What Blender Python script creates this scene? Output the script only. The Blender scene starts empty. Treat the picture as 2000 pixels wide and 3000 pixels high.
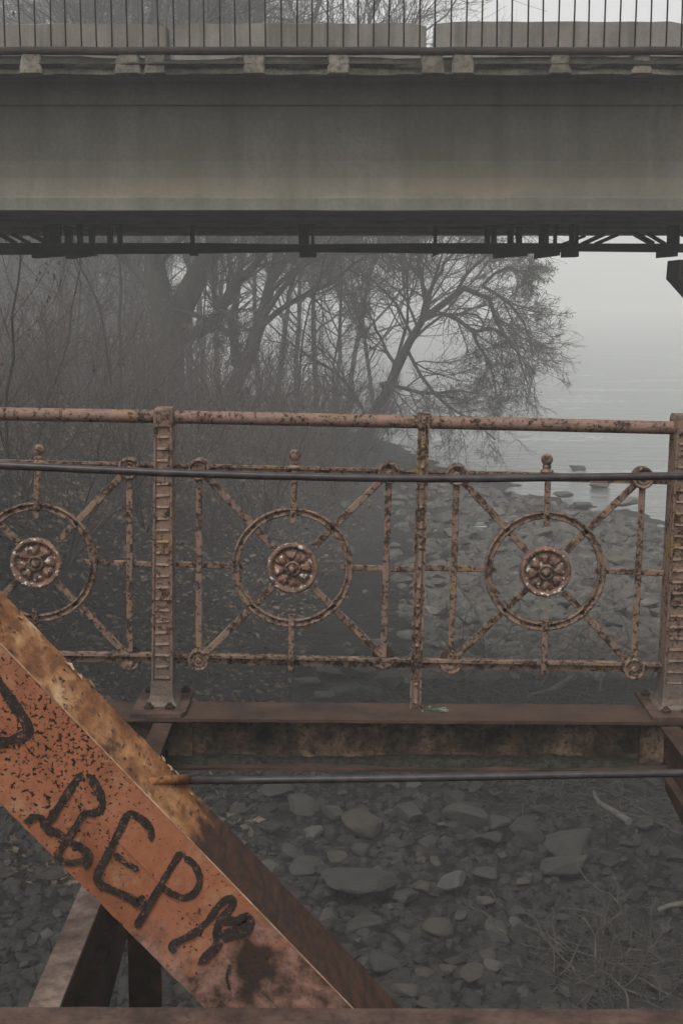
import bpy, math, random
import numpy as np
from mathutils import Vector

random.seed(7)
rng = np.random.default_rng(11)
SC = bpy.context.scene
COL = SC.collection
R = math.radians

# ------------------------------------------------------------------ camera
F = 4167.0
PITCH = R(8.6)
CAMZ = 1.55
cd = bpy.data.cameras.new('camera')
cam = bpy.data.objects.new('camera', cd)
COL.objects.link(cam)
cam.location = (0, 0, CAMZ)
cam.rotation_euler = (R(90) - PITCH, 0, 0)
cd.sensor_fit = 'HORIZONTAL'
cd.sensor_width = 24.0
cd.lens = 24.0 * F / 2000.0
cd.clip_start = 0.05
cd.clip_end = 2000
SC.camera = cam

# ------------------------------------------------------------------ world, sun, exposure
SUN_EL, SUN_ROT = R(58), R(205)
w = bpy.data.worlds.new('World')
SC.world = w
w.use_nodes = True
nt = w.node_tree
for n in list(nt.nodes):
    nt.nodes.remove(n)
sky = nt.nodes.new('ShaderNodeTexSky')
sky.sky_type = 'NISHITA'
sky.sun_disc = False
sky.sun_elevation = SUN_EL
sky.sun_rotation = SUN_ROT
sky.air_density = 1.0
sky.dust_density = 4.0
sky.ozone_density = 1.0
hs = nt.nodes.new('ShaderNodeHueSaturation')
hs.inputs['Saturation'].default_value = 0.04
bg = nt.nodes.new('ShaderNodeBackground')
bg.inputs['Strength'].default_value = 0.12
wo = nt.nodes.new('ShaderNodeOutputWorld')
nt.links.new(sky.outputs[0], hs.inputs['Color'])
nt.links.new(hs.outputs[0], bg.inputs['Color'])
nt.links.new(bg.outputs[0], wo.inputs['Surface'])

sd = bpy.data.lights.new('sun', 'SUN')
sd.energy = 0.9
sd.angle = R(28)
sd.color = (1.0, 0.97, 0.93)
sun = bpy.data.objects.new('sun', sd)
COL.objects.link(sun)
sun.rotation_euler = (R(90) - SUN_EL, 0, R(180) - SUN_ROT + R(0))

SC.view_settings.view_transform = 'Standard'
SC.view_settings.look = 'None'
SC.view_settings.exposure = 0.75
SC.view_settings.gamma = 1.0
SC.view_settings.use_curve_mapping = False
SC.cycles.volume_bounces = 1
SC.cycles.max_bounces = 4
SC.cycles.diffuse_bounces = 2
SC.cycles.glossy_bounces = 2
SC.cycles.transmission_bounces = 2
SC.cycles.transparent_max_bounces = 6
SC.cycles.use_denoising = True

HAZE_DENSITY = 0.0045

# ------------------------------------------------------------------ projection helpers
cp, sp_ = math.cos(PITCH), math.sin(PITCH)
def ray(u, v):
    a, b = (u - 1000) / F, -(v - 1500) / F
    return np.array([a, cp + b * sp_, -sp_ + b * cp])
def PY(u, v, Y):
    d = ray(u, v)
    t = Y / d[1]
    return np.array([d[0] * t, Y, CAMZ + d[2] * t])
def PZ(u, v, z):
    d = ray(u, v)
    t = (z - CAMZ) / d[2]
    return np.array([d[0] * t, d[1] * t, z])
def px(Y, v=1500):
    "metres per pixel at depth Y"
    return Y / ray(1000, v)[1] / F

# ------------------------------------------------------------------ object helpers
def link(o, parent=None):
    COL.objects.link(o)
    if parent is not None:
        o.parent = parent
    return o
def tag(o, label=None, cat=None, group=None, kind=None):
    if label: o['label'] = label
    if cat: o['category'] = cat
    if group: o['group'] = group
    if kind: o['kind'] = kind
    return o
def empty(name, loc=(0, 0, 0)):
    o = bpy.data.objects.new(name, None)
    o.empty_display_size = 0.1
    o.location = loc
    return link(o)
def put(o, root):
    "child built in world coordinates: keep it there under a root that has only a location"
    o.parent = root
    o.location = Vector(o.location) - Vector(root.location)
    return o
def np_mesh(name, V, Q, smooth=True):
    V = np.asarray(V, dtype=np.float32).reshape(-1, 3)
    Q = np.asarray(Q, dtype=np.int32)
    k = Q.shape[1]
    me = bpy.data.meshes.new(name)
    me.vertices.add(len(V)); me.vertices.foreach_set('co', V.ravel())
    me.loops.add(Q.size); me.loops.foreach_set('vertex_index', Q.ravel())
    me.polygons.add(len(Q))
    me.polygons.foreach_set('loop_start', np.arange(len(Q), dtype=np.int32) * k)
    me.polygons.foreach_set('loop_total', np.full(len(Q), k, dtype=np.int32))
    me.polygons.foreach_set('use_smooth', np.full(len(Q), smooth))
    me.update(calc_edges=True)
    return me
def np_obj(name, V, Q, mat, parent=None, smooth=True):
    me = np_mesh(name, V, Q, smooth)
    me.materials.append(mat)
    o = link(bpy.data.objects.new(name, me))
    if parent is not None:
        put(o, parent)
    return o

class MB:
    def __init__(s):
        s.v = []; s.f = []; s.sm = []
    def add(s, vs, fs, smooth=False):
        n = len(s.v)
        s.v += [tuple(float(c) for c in p) for p in vs]
        s.f += [tuple(i + n for i in f) for f in fs]
        s.sm += [smooth] * len(fs)
        return s
    def box(s, a, b):
        (x0, y0, z0), (x1, y1, z1) = a, b
        vs = [(x0, y0, z0), (x1, y0, z0), (x1, y1, z0), (x0, y1, z0), (x0, y0, z1), (x1, y0, z1), (x1, y1, z1), (x0, y1, z1)]
        return s.add(vs, [(3, 2, 1, 0), (4, 5, 6, 7), (0, 1, 5, 4), (1, 2, 6, 5), (2, 3, 7, 6), (3, 0, 4, 7)])
    def prism(s, poly, y0, y1, bev=0.0):
        "polygon of (x,z), counter-clockwise seen from -y, extruded in y"
        n = len(poly)
        if bev > 0:
            c = np.mean(np.array(poly), axis=0)
            def inset(p):
                d = np.array(p) - c
                L = np.linalg.norm(d)
                return tuple(c + d * max(0.2, (L - bev) / L))
            vs = [(p[0], y0, p[1]) for p in map(inset, poly)] + [(p[0], y0 + bev, p[1]) for p in poly] + [(p[0], y1, p[1]) for p in poly]
            fs = [tuple(range(n)), tuple(range(3 * n - 1, 2 * n - 1, -1))]
            for k in (0, 1):
                for i in range(n):
                    j = (i + 1) % n
                    fs.append((k * n + i, k * n + n + i, k * n + n + j, k * n + j))
            return s.add(vs, fs)
        vs = [(x, y0, z) for x, z in poly] + [(x, y1, z) for x, z in poly]
        fs = [tuple(range(n)), tuple(range(2 * n - 1, n - 1, -1))]
        for i in range(n):
            j = (i + 1) % n
            fs.append((i, n + i, n + j, j))
        return s.add(vs, fs)
    def bar(s, p, q, wdt, y0, y1, bev=0.0):
        "flat bar lying in the xz plane between p and q (3-vectors), wdt wide, from y0 to y1"
        p = np.array([p[0], p[2]]); q = np.array([q[0], q[2]])
        d = q - p; d = d / np.linalg.norm(d)
        n = np.array([-d[1], d[0]]) * wdt / 2
        poly = [p - n, q - n, q + n, p + n]
        return s.prism([tuple(c) for c in poly], y0, y1)
    def tube(s, pts, rad, sides=10, caps=True, smooth=True):
        pts = np.array(pts, float); m = len(pts)
        rad = np.full(m, rad) if np.isscalar(rad) else np.array(rad, float)
        t = np.gradient(pts, axis=0)
        t /= np.linalg.norm(t, axis=1)[:, None]
        ref = np.array([0.31, 0.2, 0.93]) if abs(t[0][2]) < 0.8 else np.array([1.0, 0.1, 0.05])
        vs = []
        for i in range(m):
            a = np.cross(ref, t[i]); a /= np.linalg.norm(a)
            b = np.cross(t[i], a)
            for k in range(sides):
                an = 2 * math.pi * k / sides
                vs.append(pts[i] + rad[i] * (math.cos(an) * a + math.sin(an) * b))
        fs = []
        for i in range(m - 1):
            for k in range(sides):
                k2 = (k + 1) % sides
                fs.append((i * sides + k, i * sides + k2, (i + 1) * sides + k2, (i + 1) * sides + k))
        s.add(vs, fs, smooth)
        if caps:
            n = len(s.v) - m * sides
            s.f += [tuple(n + k for k in range(sides - 1, -1, -1)), tuple(n + (m - 1) * sides + k for k in range(sides))]
            s.sm += [False, False]
        return s
    def lathe(s, prof, origin, axis='y', seg=32, closed=False, smooth=True):
        "profile of (radius, height along axis)"
        o = np.array(origin, float); m = len(prof)
        vs = []
        for k in range(seg):
            a = 2 * math.pi * k / seg
            for r, h in prof:
                if axis == 'y': vs.append(o + np.array([r * math.cos(a), h, r * math.sin(a)]))
                else: vs.append(o + np.array([r * math.cos(a), r * math.sin(a), h]))
        fs = []
        for k in range(seg):
            k2 = (k + 1) % seg
            for i in range(m - 1 if not closed else m):
                j = (i + 1) % m
                f = (k * m + i, k2 * m + i, k2 * m + j, k * m + j)
                fs.append(f if axis == 'y' else f[::1])
        return s.add(vs, fs, smooth)
    def build(s, name, mat, parent=None):
        me = bpy.data.meshes.new(name)
        me.from_pydata(s.v, [], s.f)
        me.polygons.foreach_set('use_smooth', s.sm)
        me.materials.append(mat)
        me.update()
        o = link(bpy.data.objects.new(name, me))
        if parent is not None:
            put(o, parent)
        return o

# ------------------------------------------------------------------ material helpers
ALBEDO = {'peeling_pink_paint': 0.88, 'peeling_post_paint': 0.82, 'rosette_paint': 0.95, 'orange_bridge_paint': 0.62, 'golden_rust': 0.95,
          'brown_beam_top': 0.55, 'mottled_beam_web': 1.0, 'brown_chord': 0.45, 'worn_beam_paint': 0.8, 'dark_brown_iron': 0.95, 'wet_dark_rod': 0.6,
          'girder_concrete': 1.08, 'bridge_concrete': 0.85, 'barrier_concrete': 0.8, 'weathered_stub': 0.78, 'mossy_slab_edge': 0.75,
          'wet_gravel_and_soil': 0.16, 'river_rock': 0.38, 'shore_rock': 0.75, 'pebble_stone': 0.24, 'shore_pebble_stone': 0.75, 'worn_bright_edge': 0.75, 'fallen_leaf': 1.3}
class NT:
    def __init__(s, name):
        s.m = bpy.data.materials.new(name)
        s.m.use_nodes = True
        s.t = s.m.node_tree
        s.b = s.t.nodes['Principled BSDF']
        s.pos = s.n('ShaderNodeNewGeometry').outputs['Position']
    def n(s, k): return s.t.nodes.new(k)
    def l(s, a, b): s.t.links.new(a, b)
    def inp(s, sock, v):
        if hasattr(v, 'is_output') or isinstance(v, bpy.types.NodeSocket): s.l(v, sock)
        elif isinstance(v, (tuple, list)) and len(v) == 3 and sock.type == 'RGBA': sock.default_value = (*v, 1)
        else: sock.default_value = v
    def mapping(s, scale=(1, 1, 1), rot=(0, 0, 0), loc=(0, 0, 0), vec=None):
        n = s.n('ShaderNodeMapping')
        s.inp(n.inputs['Vector'], vec or s.pos)
        n.inputs['Scale'].default_value = scale; n.inputs['Rotation'].default_value = rot; n.inputs['Location'].default_value = loc
        return n.outputs[0]
    def noise(s, scale, detail=4, rough=0.55, vec=None, dist=0.0):
        n = s.n('ShaderNodeTexNoise')
        s.inp(n.inputs['Vector'], vec or s.pos)
        n.inputs['Scale'].default_value = scale; n.inputs['Detail'].default_value = detail
        n.inputs['Roughness'].default_value = rough; n.inputs['Distortion'].default_value = dist
        return n.outputs['Fac']
    def vor(s, scale, vec=None, feat='F1', out='Distance'):
        n = s.n('ShaderNodeTexVoronoi'); n.feature = feat
        s.inp(n.inputs['Vector'], vec or s.pos); n.inputs['Scale'].default_value = scale
        return n.outputs[out]
    def ramp(s, fac, stops, interp='LINEAR'):
        n = s.n('ShaderNodeValToRGB'); s.inp(n.inputs[0], fac)
        e = n.color_ramp; e.interpolation = interp
        while len(e.elements) < len(stops): e.elements.new(0.5)
        for el, (p, c) in zip(e.elements, stops):
            el.position = p
            el.color = (c, c, c, 1) if isinstance(c, (int, float)) else (*c, 1)
        return n.outputs[0]
    def mix(s, fac, a, b, mode='MIX'):
        n = s.n('ShaderNodeMix'); n.data_type = 'RGBA'; n.blend_type = mode
        s.inp(n.inputs[0], fac); s.inp(n.inputs[6], a); s.inp(n.inputs[7], b)
        return n.outputs[2]
    def math(s, op, a, b=0.0, clamp=False):
        n = s.n('ShaderNodeMath'); n.operation = op; n.use_clamp = clamp
        s.inp(n.inputs[0], a); s.inp(n.inputs[1], b)
        return n.outputs[0]
    def bump(s, h, strength=0.5, dist=0.01, prev=None):
        n = s.n('ShaderNodeBump'); s.inp(n.inputs['Height'], h)
        n.inputs['Strength'].default_value = strength; n.inputs['Distance'].default_value = dist
        if prev is not None: s.l(prev, n.inputs['Normal'])
        return n.outputs[0]
    def rand(s): return s.n('ShaderNodeObjectInfo').outputs['Random']
    def xyz(s, vec=None):
        n = s.n('ShaderNodeSeparateXYZ'); s.inp(n.inputs[0], vec or s.pos); return n.outputs
    def out(s, col, rough=0.7, normal=None, metal=0.0, spec=0.15):
        k = ALBEDO.get(s.m.name, 1.0)
        if k != 1.0: col = s.mix(1.0, col, (k, k, k), 'MULTIPLY')
        s.inp(s.b.inputs['Base Color'], col); s.inp(s.b.inputs['Roughness'], rough)
        s.b.inputs['Metallic'].default_value = metal
        s.b.inputs['Specular IOR Level'].default_value = spec
        if normal is not None: s.l(normal, s.b.inputs['Normal'])
        return s.m

def rail_paint(name, paint=(0.235, 0.118, 0.082), paint2=(0.16, 0.092, 0.07), rust_at=0.56, yellow=0.66, fade=None):
    t = NT(name)
    n1 = t.noise(14, 5, 0.6)
    n2 = t.noise(60, 6, 0.7)
    n3 = t.noise(5.5, 3, 0.5)
    n4 = t.noise(130, 3, 0.6)
    c = t.mix(t.ramp(n1, [(0.38, 0), (0.62, 1)]), paint, paint2)
    c = t.mix(t.ramp(n4, [(0.4, 0), (0.7, 1)]), c, (0.25, 0.165, 0.12))
    yel = t.ramp(t.math('MULTIPLY', t.ramp(n3, [(0.55, 0), (0.68, 1)]), t.ramp(n2, [(0.45, 0), (0.52, 1)])), [(0.2, 0), (0.7, 1)])
    c = t.mix(t.math('MULTIPLY', yel, yellow), c, (0.24, 0.155, 0.045))
    rs = t.math('ADD', t.math('MULTIPLY', n2, 0.72), t.math('MULTIPLY', n1, 0.28))
    rust = t.ramp(rs, [(rust_at - 0.045, 0), (rust_at - 0.005, 1)])
    rc = t.ramp(t.noise(90, 3), [(0.35, (0.022, 0.016, 0.012)), (0.7, (0.075, 0.045, 0.03))])
    c = t.mix(rust, c, rc)
    if fade:   # bare, greyed metal near the foot of the post
        z = t.xyz()[2]
        g = t.math('MULTIPLY', t.ramp(t.math('ADD', z, t.math('MULTIPLY', n1, 0.25)), [(0.22, 1), (0.45, 0)]), 0.6)
        c = t.mix(g, c, t.ramp(n2, [(0.4, (0.05, 0.043, 0.036)), (0.6, (0.17, 0.152, 0.135))]))
    h = t.math('ADD', t.math('MULTIPLY', rust, -0.8), t.math('MULTIPLY', n4, 0.5))
    return t.out(c, t.ramp(rust, [(0, 0.55), (1, 0.9)]), t.bump(h, 0.7, 0.003))

M = {}
M['rail'] = rail_paint('peeling_pink_paint', (0.190, 0.122, 0.092), (0.112, 0.078, 0.060), rust_at=0.55, yellow=0.9)
ALBEDO['handrail_paint'] = 0.84
M['handrail'] = rail_paint('handrail_paint', (0.205, 0.122, 0.094), (0.122, 0.078, 0.060), rust_at=0.58, yellow=0.5)
M['post'] = rail_paint('peeling_post_paint', (0.19, 0.118, 0.088), (0.14, 0.092, 0.072), 0.57, 0.95, True)
M['rosette'] = None
def m_rosette():
    t = NT('rosette_paint')
    n1, n2, n3 = t.noise(30, 5, 0.6), t.noise(75, 4, 0.6), t.noise(46, 4, 0.6, t.mapping(loc=(3, 1, 7)))
    c = t.mix(t.ramp(n1, [(0.4, 0), (0.6, 1)]), (0.22, 0.118, 0.085), (0.10, 0.065, 0.05))
    c = t.mix(t.ramp(n2, [(0.55, 0), (0.62, 1)]), c, (0.04, 0.03, 0.023))
    c = t.mix(t.ramp(n3, [(0.60, 0), (0.635, 1)]), c, (0.50, 0.48, 0.43))
    return t.out(c, 0.75, t.bump(n2, 0.6, 0.003))
M['rosette'] = m_rosette()

def xz_pt(u, v): return PY(u, v, 2.86)
def m_diag():
    t = NT('orange_bridge_paint')
    n1, n2, n3 = t.noise(4.5, 4, 0.55), t.noise(1.9, 3, 0.5), t.noise(60, 4, 0.6)
    c = t.ramp(n1, [(0.3, (0.34, 0.122, 0.058)), (0.55, (0.43, 0.165, 0.085)), (0.75, (0.45, 0.215, 0.125))])
    c = t.mix(t.ramp(n3, [(0.35, 0), (0.75, 0.6)]), c, (0.27, 0.10, 0.05))
    c = t.mix(t.ramp(t.noise(7, 6, 0.7, t.mapping((1, 1, 0.55))), [(0.50, 0), (0.66, 0.7)]), c, (0.20, 0.075, 0.035))
    c = t.mix(t.ramp(t.noise(12, 6, 0.7, t.mapping(loc=(5, 2, 1))), [(0.54, 0), (0.68, 0.75)]), c, (0.47, 0.27, 0.15))
    # pits: dense in some areas, sparse elsewhere
    x = t.xyz()
    pc = xz_pt(190, 2170)
    vd = t.n('ShaderNodeVectorMath'); vd.operation = 'DISTANCE'; t.l(t.pos, vd.inputs[0]); vd.inputs[1].default_value = (pc[0], pc[1], pc[2])
    dens = t.math('MAXIMUM', t.ramp(n2, [(0.40, 0.0), (0.60, 1.0)]), t.ramp(t.math('ADD', vd.outputs['Value'], t.math('MULTIPLY', n1, 0.12)), [(0.10, 1.0), (0.36, 0.0)]))
    pits = t.noise(105, 5, 0.6, t.mapping((1, 1, 1.1)))
    thr = t.math('SUBTRACT', 0.63, t.math('MULTIPLY', dens, 0.095))
    pm = t.math('MULTIPLY', t.math('SUBTRACT', pits, thr), 30.0, True)
    c = t.mix(pm, c, (0.022, 0.014, 0.010))
    big = t.ramp(t.noise(17, 5, 0.62), [(0.655, 0), (0.69, 1)])
    c = t.mix(t.math('MULTIPLY', big, 0.85), c, (0.06, 0.035, 0.024))
    # bare steel and pinkish primer towards the foot of the brace
    foot = t.math('MULTIPLY', t.ramp(t.math('ADD', x[2], t.math('MULTIPLY', t.math('SUBTRACT', t.noise(9, 5, 0.65), 0.5), 0.75)), [(0.13, 1), (0.24, 0)]), 0.9)
    fc = t.ramp(t.noise(20, 5, 0.65), [(0.38, (0.05, 0.035, 0.028)), (0.5, (0.20, 0.12, 0.09)), (0.62, (0.38, 0.21, 0.17))])
    c = t.mix(foot, c, fc)
    # sooty blotch of smeared spray paint
    sm = xz_pt(752, 2822)
    vm = t.n('ShaderNodeVectorMath'); vm.operation = 'DISTANCE'; t.l(t.pos, vm.inputs[0]); vm.inputs[1].default_value = (sm[0], sm[1], sm[2])
    bl = t.ramp(t.math('ADD', vm.outputs['Value'], t.math('MULTIPLY', t.math('SUBTRACT', t.noise(11, 5, 0.65), 0.5), 0.19)), [(0.045, 0.92), (0.085, 0)])
    c = t.mix(bl, c, (0.028, 0.022, 0.019))
    h = t.math('SUBTRACT', t.math('MULTIPLY', n3, 0.35), pm)
    return t.out(c, t.ramp(pm, [(0, 0.5), (1, 0.9)]), t.bump(h, 0.6, 0.003))
M['diag'] = m_diag()

def m_flange():
    t = NT('golden_rust')
    v = t.mapping((1, 0.4, 1))
    n1, n2, n3 = t.noise(11, 6, 0.68, v), t.noise(42, 5, 0.65, v), t.noise(4, 3, 0.5)
    c = t.ramp(n1, [(0.30, (0.07, 0.03, 0.014)), (0.45, (0.21, 0.085, 0.032)), (0.57, (0.34, 0.17, 0.075)), (0.70, (0.50, 0.34, 0.20))])
    c = t.mix(t.ramp(n2, [(0.50, 0), (0.62, 0.85)]), c, (0.12, 0.055, 0.025))
    c = t.mix(t.ramp(t.noise(60, 4, 0.6, v), [(0.60, 0), (0.66, 1)]), c, (0.035, 0.02, 0.012))
    c = t.mix(t.ramp(t.noise(6, 5, 0.65, t.mapping((1, 0.4, 1), loc=(2, 0, 4))), [(0.56, 0), (0.63, 0.85)]), c, (0.05, 0.026, 0.014))
    # lower end: shade painted into the colour as dark brown, with a ragged edge
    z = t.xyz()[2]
    bare = t.ramp(t.math('ADD', z, t.math('MULTIPLY', t.math('SUBTRACT', t.noise(13, 4, 0.6), 0.5), 0.20)), [(0.395, 1), (0.425, 0)])  # mask of the painted-in shade
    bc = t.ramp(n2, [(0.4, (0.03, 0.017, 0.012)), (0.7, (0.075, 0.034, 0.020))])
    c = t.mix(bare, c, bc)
    return t.out(c, 0.68, t.bump(t.math('ADD', n2, n1), 0.6, 0.004))
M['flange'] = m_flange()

def m_beam(name, a, b, dark, k=0.5, sc=9.0):
    t = NT(name)
    n1, n2 = t.noise(sc, 6, 0.65, t.mapping((1, 1, 1.0))), t.noise(45, 4, 0.6)
    c = t.ramp(n1, [(0.32, dark), (0.5, a), (0.68, b)])
    c = t.mix(t.ramp(n2, [(0.5, 0), (0.66, k)]), c, dark)
    return t.out(c, 0.78, t.bump(n2, 0.5, 0.003))
M['beam_top'] = m_beam('brown_beam_top', (0.095, 0.058, 0.042), (0.125, 0.078, 0.058), (0.045, 0.03, 0.024), 0.35, 4.5)
M['beam_web'] = m_beam('mottled_beam_web', (0.075, 0.052, 0.035), (0.21, 0.145, 0.095), (0.014, 0.012, 0.009), 0.85, 8.0)
M['chord'] = m_beam('brown_chord', (0.15, 0.092, 0.072), (0.23, 0.145, 0.115), (0.06, 0.038, 0.03), 0.55, 10)
M['floor_beam'] = m_beam('worn_beam_paint', (0.15, 0.105, 0.085), (0.25, 0.185, 0.155), (0.075, 0.05, 0.04), 0.5, 12)
M['dark_iron'] = m_beam('dark_brown_iron', (0.045, 0.026, 0.018), (0.075, 0.042, 0.028), (0.018, 0.012, 0.009), 0.6, 8)
def m_rod():
    t = NT('wet_dark_rod')
    n = t.noise(30, 4, 0.6)
    return t.out(t.ramp(n, [(0.35, (0.035, 0.03, 0.03)), (0.7, (0.085, 0.07, 0.066))]), 0.38, t.bump(t.noise(160, 3), 0.3, 0.001), spec=0.25)
M['rod'] = m_rod()
def m_dirt():
    t = NT('packed_dirt')
    n = t.noise(40, 6, 0.7)
    return t.out(t.ramp(n, [(0.35, (0.010, 0.009, 0.007)), (0.6, (0.035, 0.033, 0.024)), (0.75, (0.06, 0.055, 0.045))]), 0.95, t.bump(n, 1.0, 0.01))
M['dirt'] = m_dirt()

def m_concrete(name, lo, hi, streak=0.5, stain=None, sc=1.0):
    t = NT(name)
    st = t.noise(5.0 * sc, 5, 0.6, t.mapping((1.0, 0.4, 0.10)))
    n1 = t.noise(1.3 * sc, 5, 0.6)
    n2 = t.noise(28, 5, 0.65)
    c = t.mix(t.ramp(n1, [(0.35, 0), (0.65, 1)]), lo, hi)
    c = t.mix(t.math('MULTIPLY', t.ramp(st, [(0.45, 0), (0.65, 1)]), streak), c, tuple(x * 0.62 for x in lo))
    c = t.mix(t.ramp(n2, [(0.42, 0), (0.72, 0.35)]), c, tuple(x * 0.5 for x in lo))
    if stain:
        z = t.xyz()[2]
        f = t.math('MULTIPLY', t.ramp(t.math('ADD', t.math('SUBTRACT', z, zb_), t.math('MULTIPLY', t.math('SUBTRACT', n1, 0.5), 0.22)), stain), t.ramp(t.noise(0.7, 3), [(0.3, 0.15), (0.7, 0.6)]))
        c = t.mix(f, c, (0.185, 0.148, 0.105))
    return t.out(c, 0.9, t.bump(n2, 0.4, 0.004))

# ------------------------------------------------------------------ terrain
ZR = -4.45
def lerp(y, pts):
    xs, ys = zip(*pts)
    return np.interp(y, xs, ys)
SHORE = [(-60, 22), (0, 16), (12, 13.5), (36, 8.9), (42, 6.6), (47, 4.6), (55, 2.7), (60, 1.2), (70, -2.0), (85, -5), (120, -16), (260, -60), (900, -250)]
FOOT = [(-60, -1.5), (0, -1.5), (13, -1.4), (25, -1.0), (36, 0.2), (45, 0.3), (58, -1.6), (70, -5.0), (85, -8), (120, -19), (260, -63), (900, -255)]
def vnoise(x, y, s, seed):
    x = np.asarray(x, float) * s; y = np.asarray(y, float) * s
    xi, yi = np.floor(x), np.floor(y); fx, fy = x - xi, y - yi
    fx = fx * fx * (3 - 2 * fx); fy = fy * fy * (3 - 2 * fy)
    def h(a, b):
        q = np.sin(a * 127.1 + b * 311.7 + seed * 74.7) * 43758.5453
        return q - np.floor(q)
    return (h(xi, yi) * (1 - fx) + h(xi + 1, yi) * fx) * (1 - fy) + (h(xi, yi + 1) * (1 - fx) + h(xi + 1, yi + 1) * fx) * fy
def zfun(x, y):
    x = np.asarray(x, float); y = np.asarray(y, float)
    xs, xb = lerp(y, SHORE), lerp(y, FOOT)
    xs = xs + (vnoise(x * 0 + 3, y, 0.35, 1) - 0.5) * 1.2
    f = np.clip((x - xb) / (xs - xb), 0, 1)
    z = ZR + 0.62 * (1 - f) ** 0.8
    z = np.where(x > xs, ZR - 0.16 * (x - xs), z)
    z = np.maximum(z, ZR - 1.3)
    s = np.clip(xb - x, 0, None)
    sm = np.clip(s / 6.2, 0, 1)
    H = lerp(y, [(0, 3.1), (24, 2.9), (45, 1.7), (70, 1.0), (900, 0.9)])
    z = z + H * (sm * sm * (3 - 2 * sm) * 0.6 + sm * 0.4) + 0.010 * np.clip(s - 6.2, 0, 40)
    a = np.clip(s / 2, 0, 1)
    z = z + (vnoise(x, y, 0.33, 2) - 0.5) * (0.18 + 0.5 * a) + (vnoise(x, y, 1.1, 3) - 0.5) * (0.16 + 0.16 * a) + (vnoise(x, y, 3.3, 4) - 0.5) * 0.09
    return z
def hit(u, v):
    "where the ray of a photo pixel meets the ground"
    d = ray(u, v)
    t = np.linspace(5, 120, 900)
    P = np.array([0, 0, CAMZ]) + t[:, None] * d
    g = zfun(P[:, 0], P[:, 1])
    i = int(np.argmax(P[:, 2] < g))
    t = np.linspace(t[max(i - 1, 0)], t[i], 40)
    P = np.array([0, 0, CAMZ]) + t[:, None] * d
    i = int(np.argmax(P[:, 2] < zfun(P[:, 0], P[:, 1])))
    return P[i]

def m_ground():
    t = NT('wet_gravel_and_soil')
    n1, n2, n3 = t.noise(0.5, 4, 0.6), t.noise(4.5, 5, 0.65), t.noise(22, 5, 0.7)
    v = t.vor(11); v2 = t.vor(28)
    c = t.ramp(n2, [(0.3, (0.028, 0.026, 0.021)), (0.52, (0.055, 0.050, 0.041)), (0.72, (0.088, 0.080, 0.066))])
    c = t.mix(t.ramp(n1, [(0.40, 0), (0.62, 0.7)]), c, (0.060, 0.046, 0.032))
    c = t.mix(t.ramp(v2, [(0.0, 0.35), (0.4, 0)]), c, (0.12, 0.115, 0.105))
    c = t.mix(t.ramp(n3, [(0.55, 0), (0.7, 0.8)]), c, (0.018, 0.016, 0.013))
    # the dry pebble bar further along the shore is paler than the wet soil under the bridges
    g = t.xyz()
    bar = t.math('MULTIPLY', t.ramp(t.math('MULTIPLY', g[1], 0.01), [(0.26, 0), (0.36, 1)]), t.ramp(t.math('ADD', g[2], t.math('MULTIPLY', n2, 0.4)), [(0.0, 1), (1.0, 1)]))
    low_ = t.math('SUBTRACT', 1.0, t.math('MULTIPLY', t.math('SUBTRACT', g[2], ZR + 0.75), 2.0, True), True)
    c = t.mix(t.math('MULTIPLY', bar, low_), c, t.ramp(n3, [(0.35, (0.09, 0.083, 0.07)), (0.65, (0.26, 0.245, 0.215))]))
    h = t.math('ADD', t.math('MULTIPLY', n3, 0.8), t.math('SUBTRACT', 1.0, v))
    return t.out(c, 0.85, t.bump(h, 0.9, 0.06))
M['ground'] = m_ground()
gx = np.concatenate([np.linspace(-600, -40, 30)[:-1], np.linspace(-40, -9, 42)[:-1], np.linspace(-9, 12, 150)[:-1], np.linspace(12, 30, 30)[:-1], np.linspace(30, 600, 22)])
gy = np.concatenate([np.linspace(-50, 6, 12)[:-1], np.linspace(6, 26, 120)[:-1], np.linspace(26, 70, 150)[:-1], np.linspace(70, 130, 50)[:-1], np.linspace(130, 820, 40)])
GX, GY = np.meshgrid(gx, gy)
GZ = zfun(GX, GY)
V = np.stack([GX, GY, GZ], -1).reshape(-1, 3)
nx, ny = len(gx), len(gy)
ii = (np.arange(ny - 1)[:, None] * nx + np.arange(nx - 1)[None, :]).ravel()
ground = np_obj('riverbank_ground', V, np.stack([ii, ii + 1, ii + nx + 1, ii + nx], 1), M['ground'])
tag(ground, kind='structure')

def m_water():
    t = NT('river_water')
    n1 = t.noise(1.2, 3, 0.6, t.mapping((0.45, 1.0, 1)))
    n2 = t.noise(6, 3, 0.6, t.mapping((0.5, 1.3, 1)))
    b = t.bump(n1, 0.8, 0.14); b = t.bump(n2, 0.7, 0.04, b)
    t.b.inputs['IOR'].default_value = 1.33
    foam = t.ramp(t.math('MULTIPLY', t.ramp(t.noise(0.22, 3, 0.6, t.mapping((0.5, 1, 1))), [(0.50, 0), (0.64, 1)]), t.ramp(n2, [(0.52, 0), (0.66, 1)])), [(0.1, 0), (0.6, 0.7)])
    return t.out(t.mix(foam, (0.085, 0.095, 0.085), (0.6, 0.6, 0.58)), 0.16, b, spec=0.5)
M['water'] = m_water()
wm = MB(); wm.add([(-598, -49, ZR), (598, -49, ZR), (598, 819, ZR), (-598, 819, ZR)], [(0, 1, 2, 3)])
tag(wm.build('river_water', M['water']), kind='structure')

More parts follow.
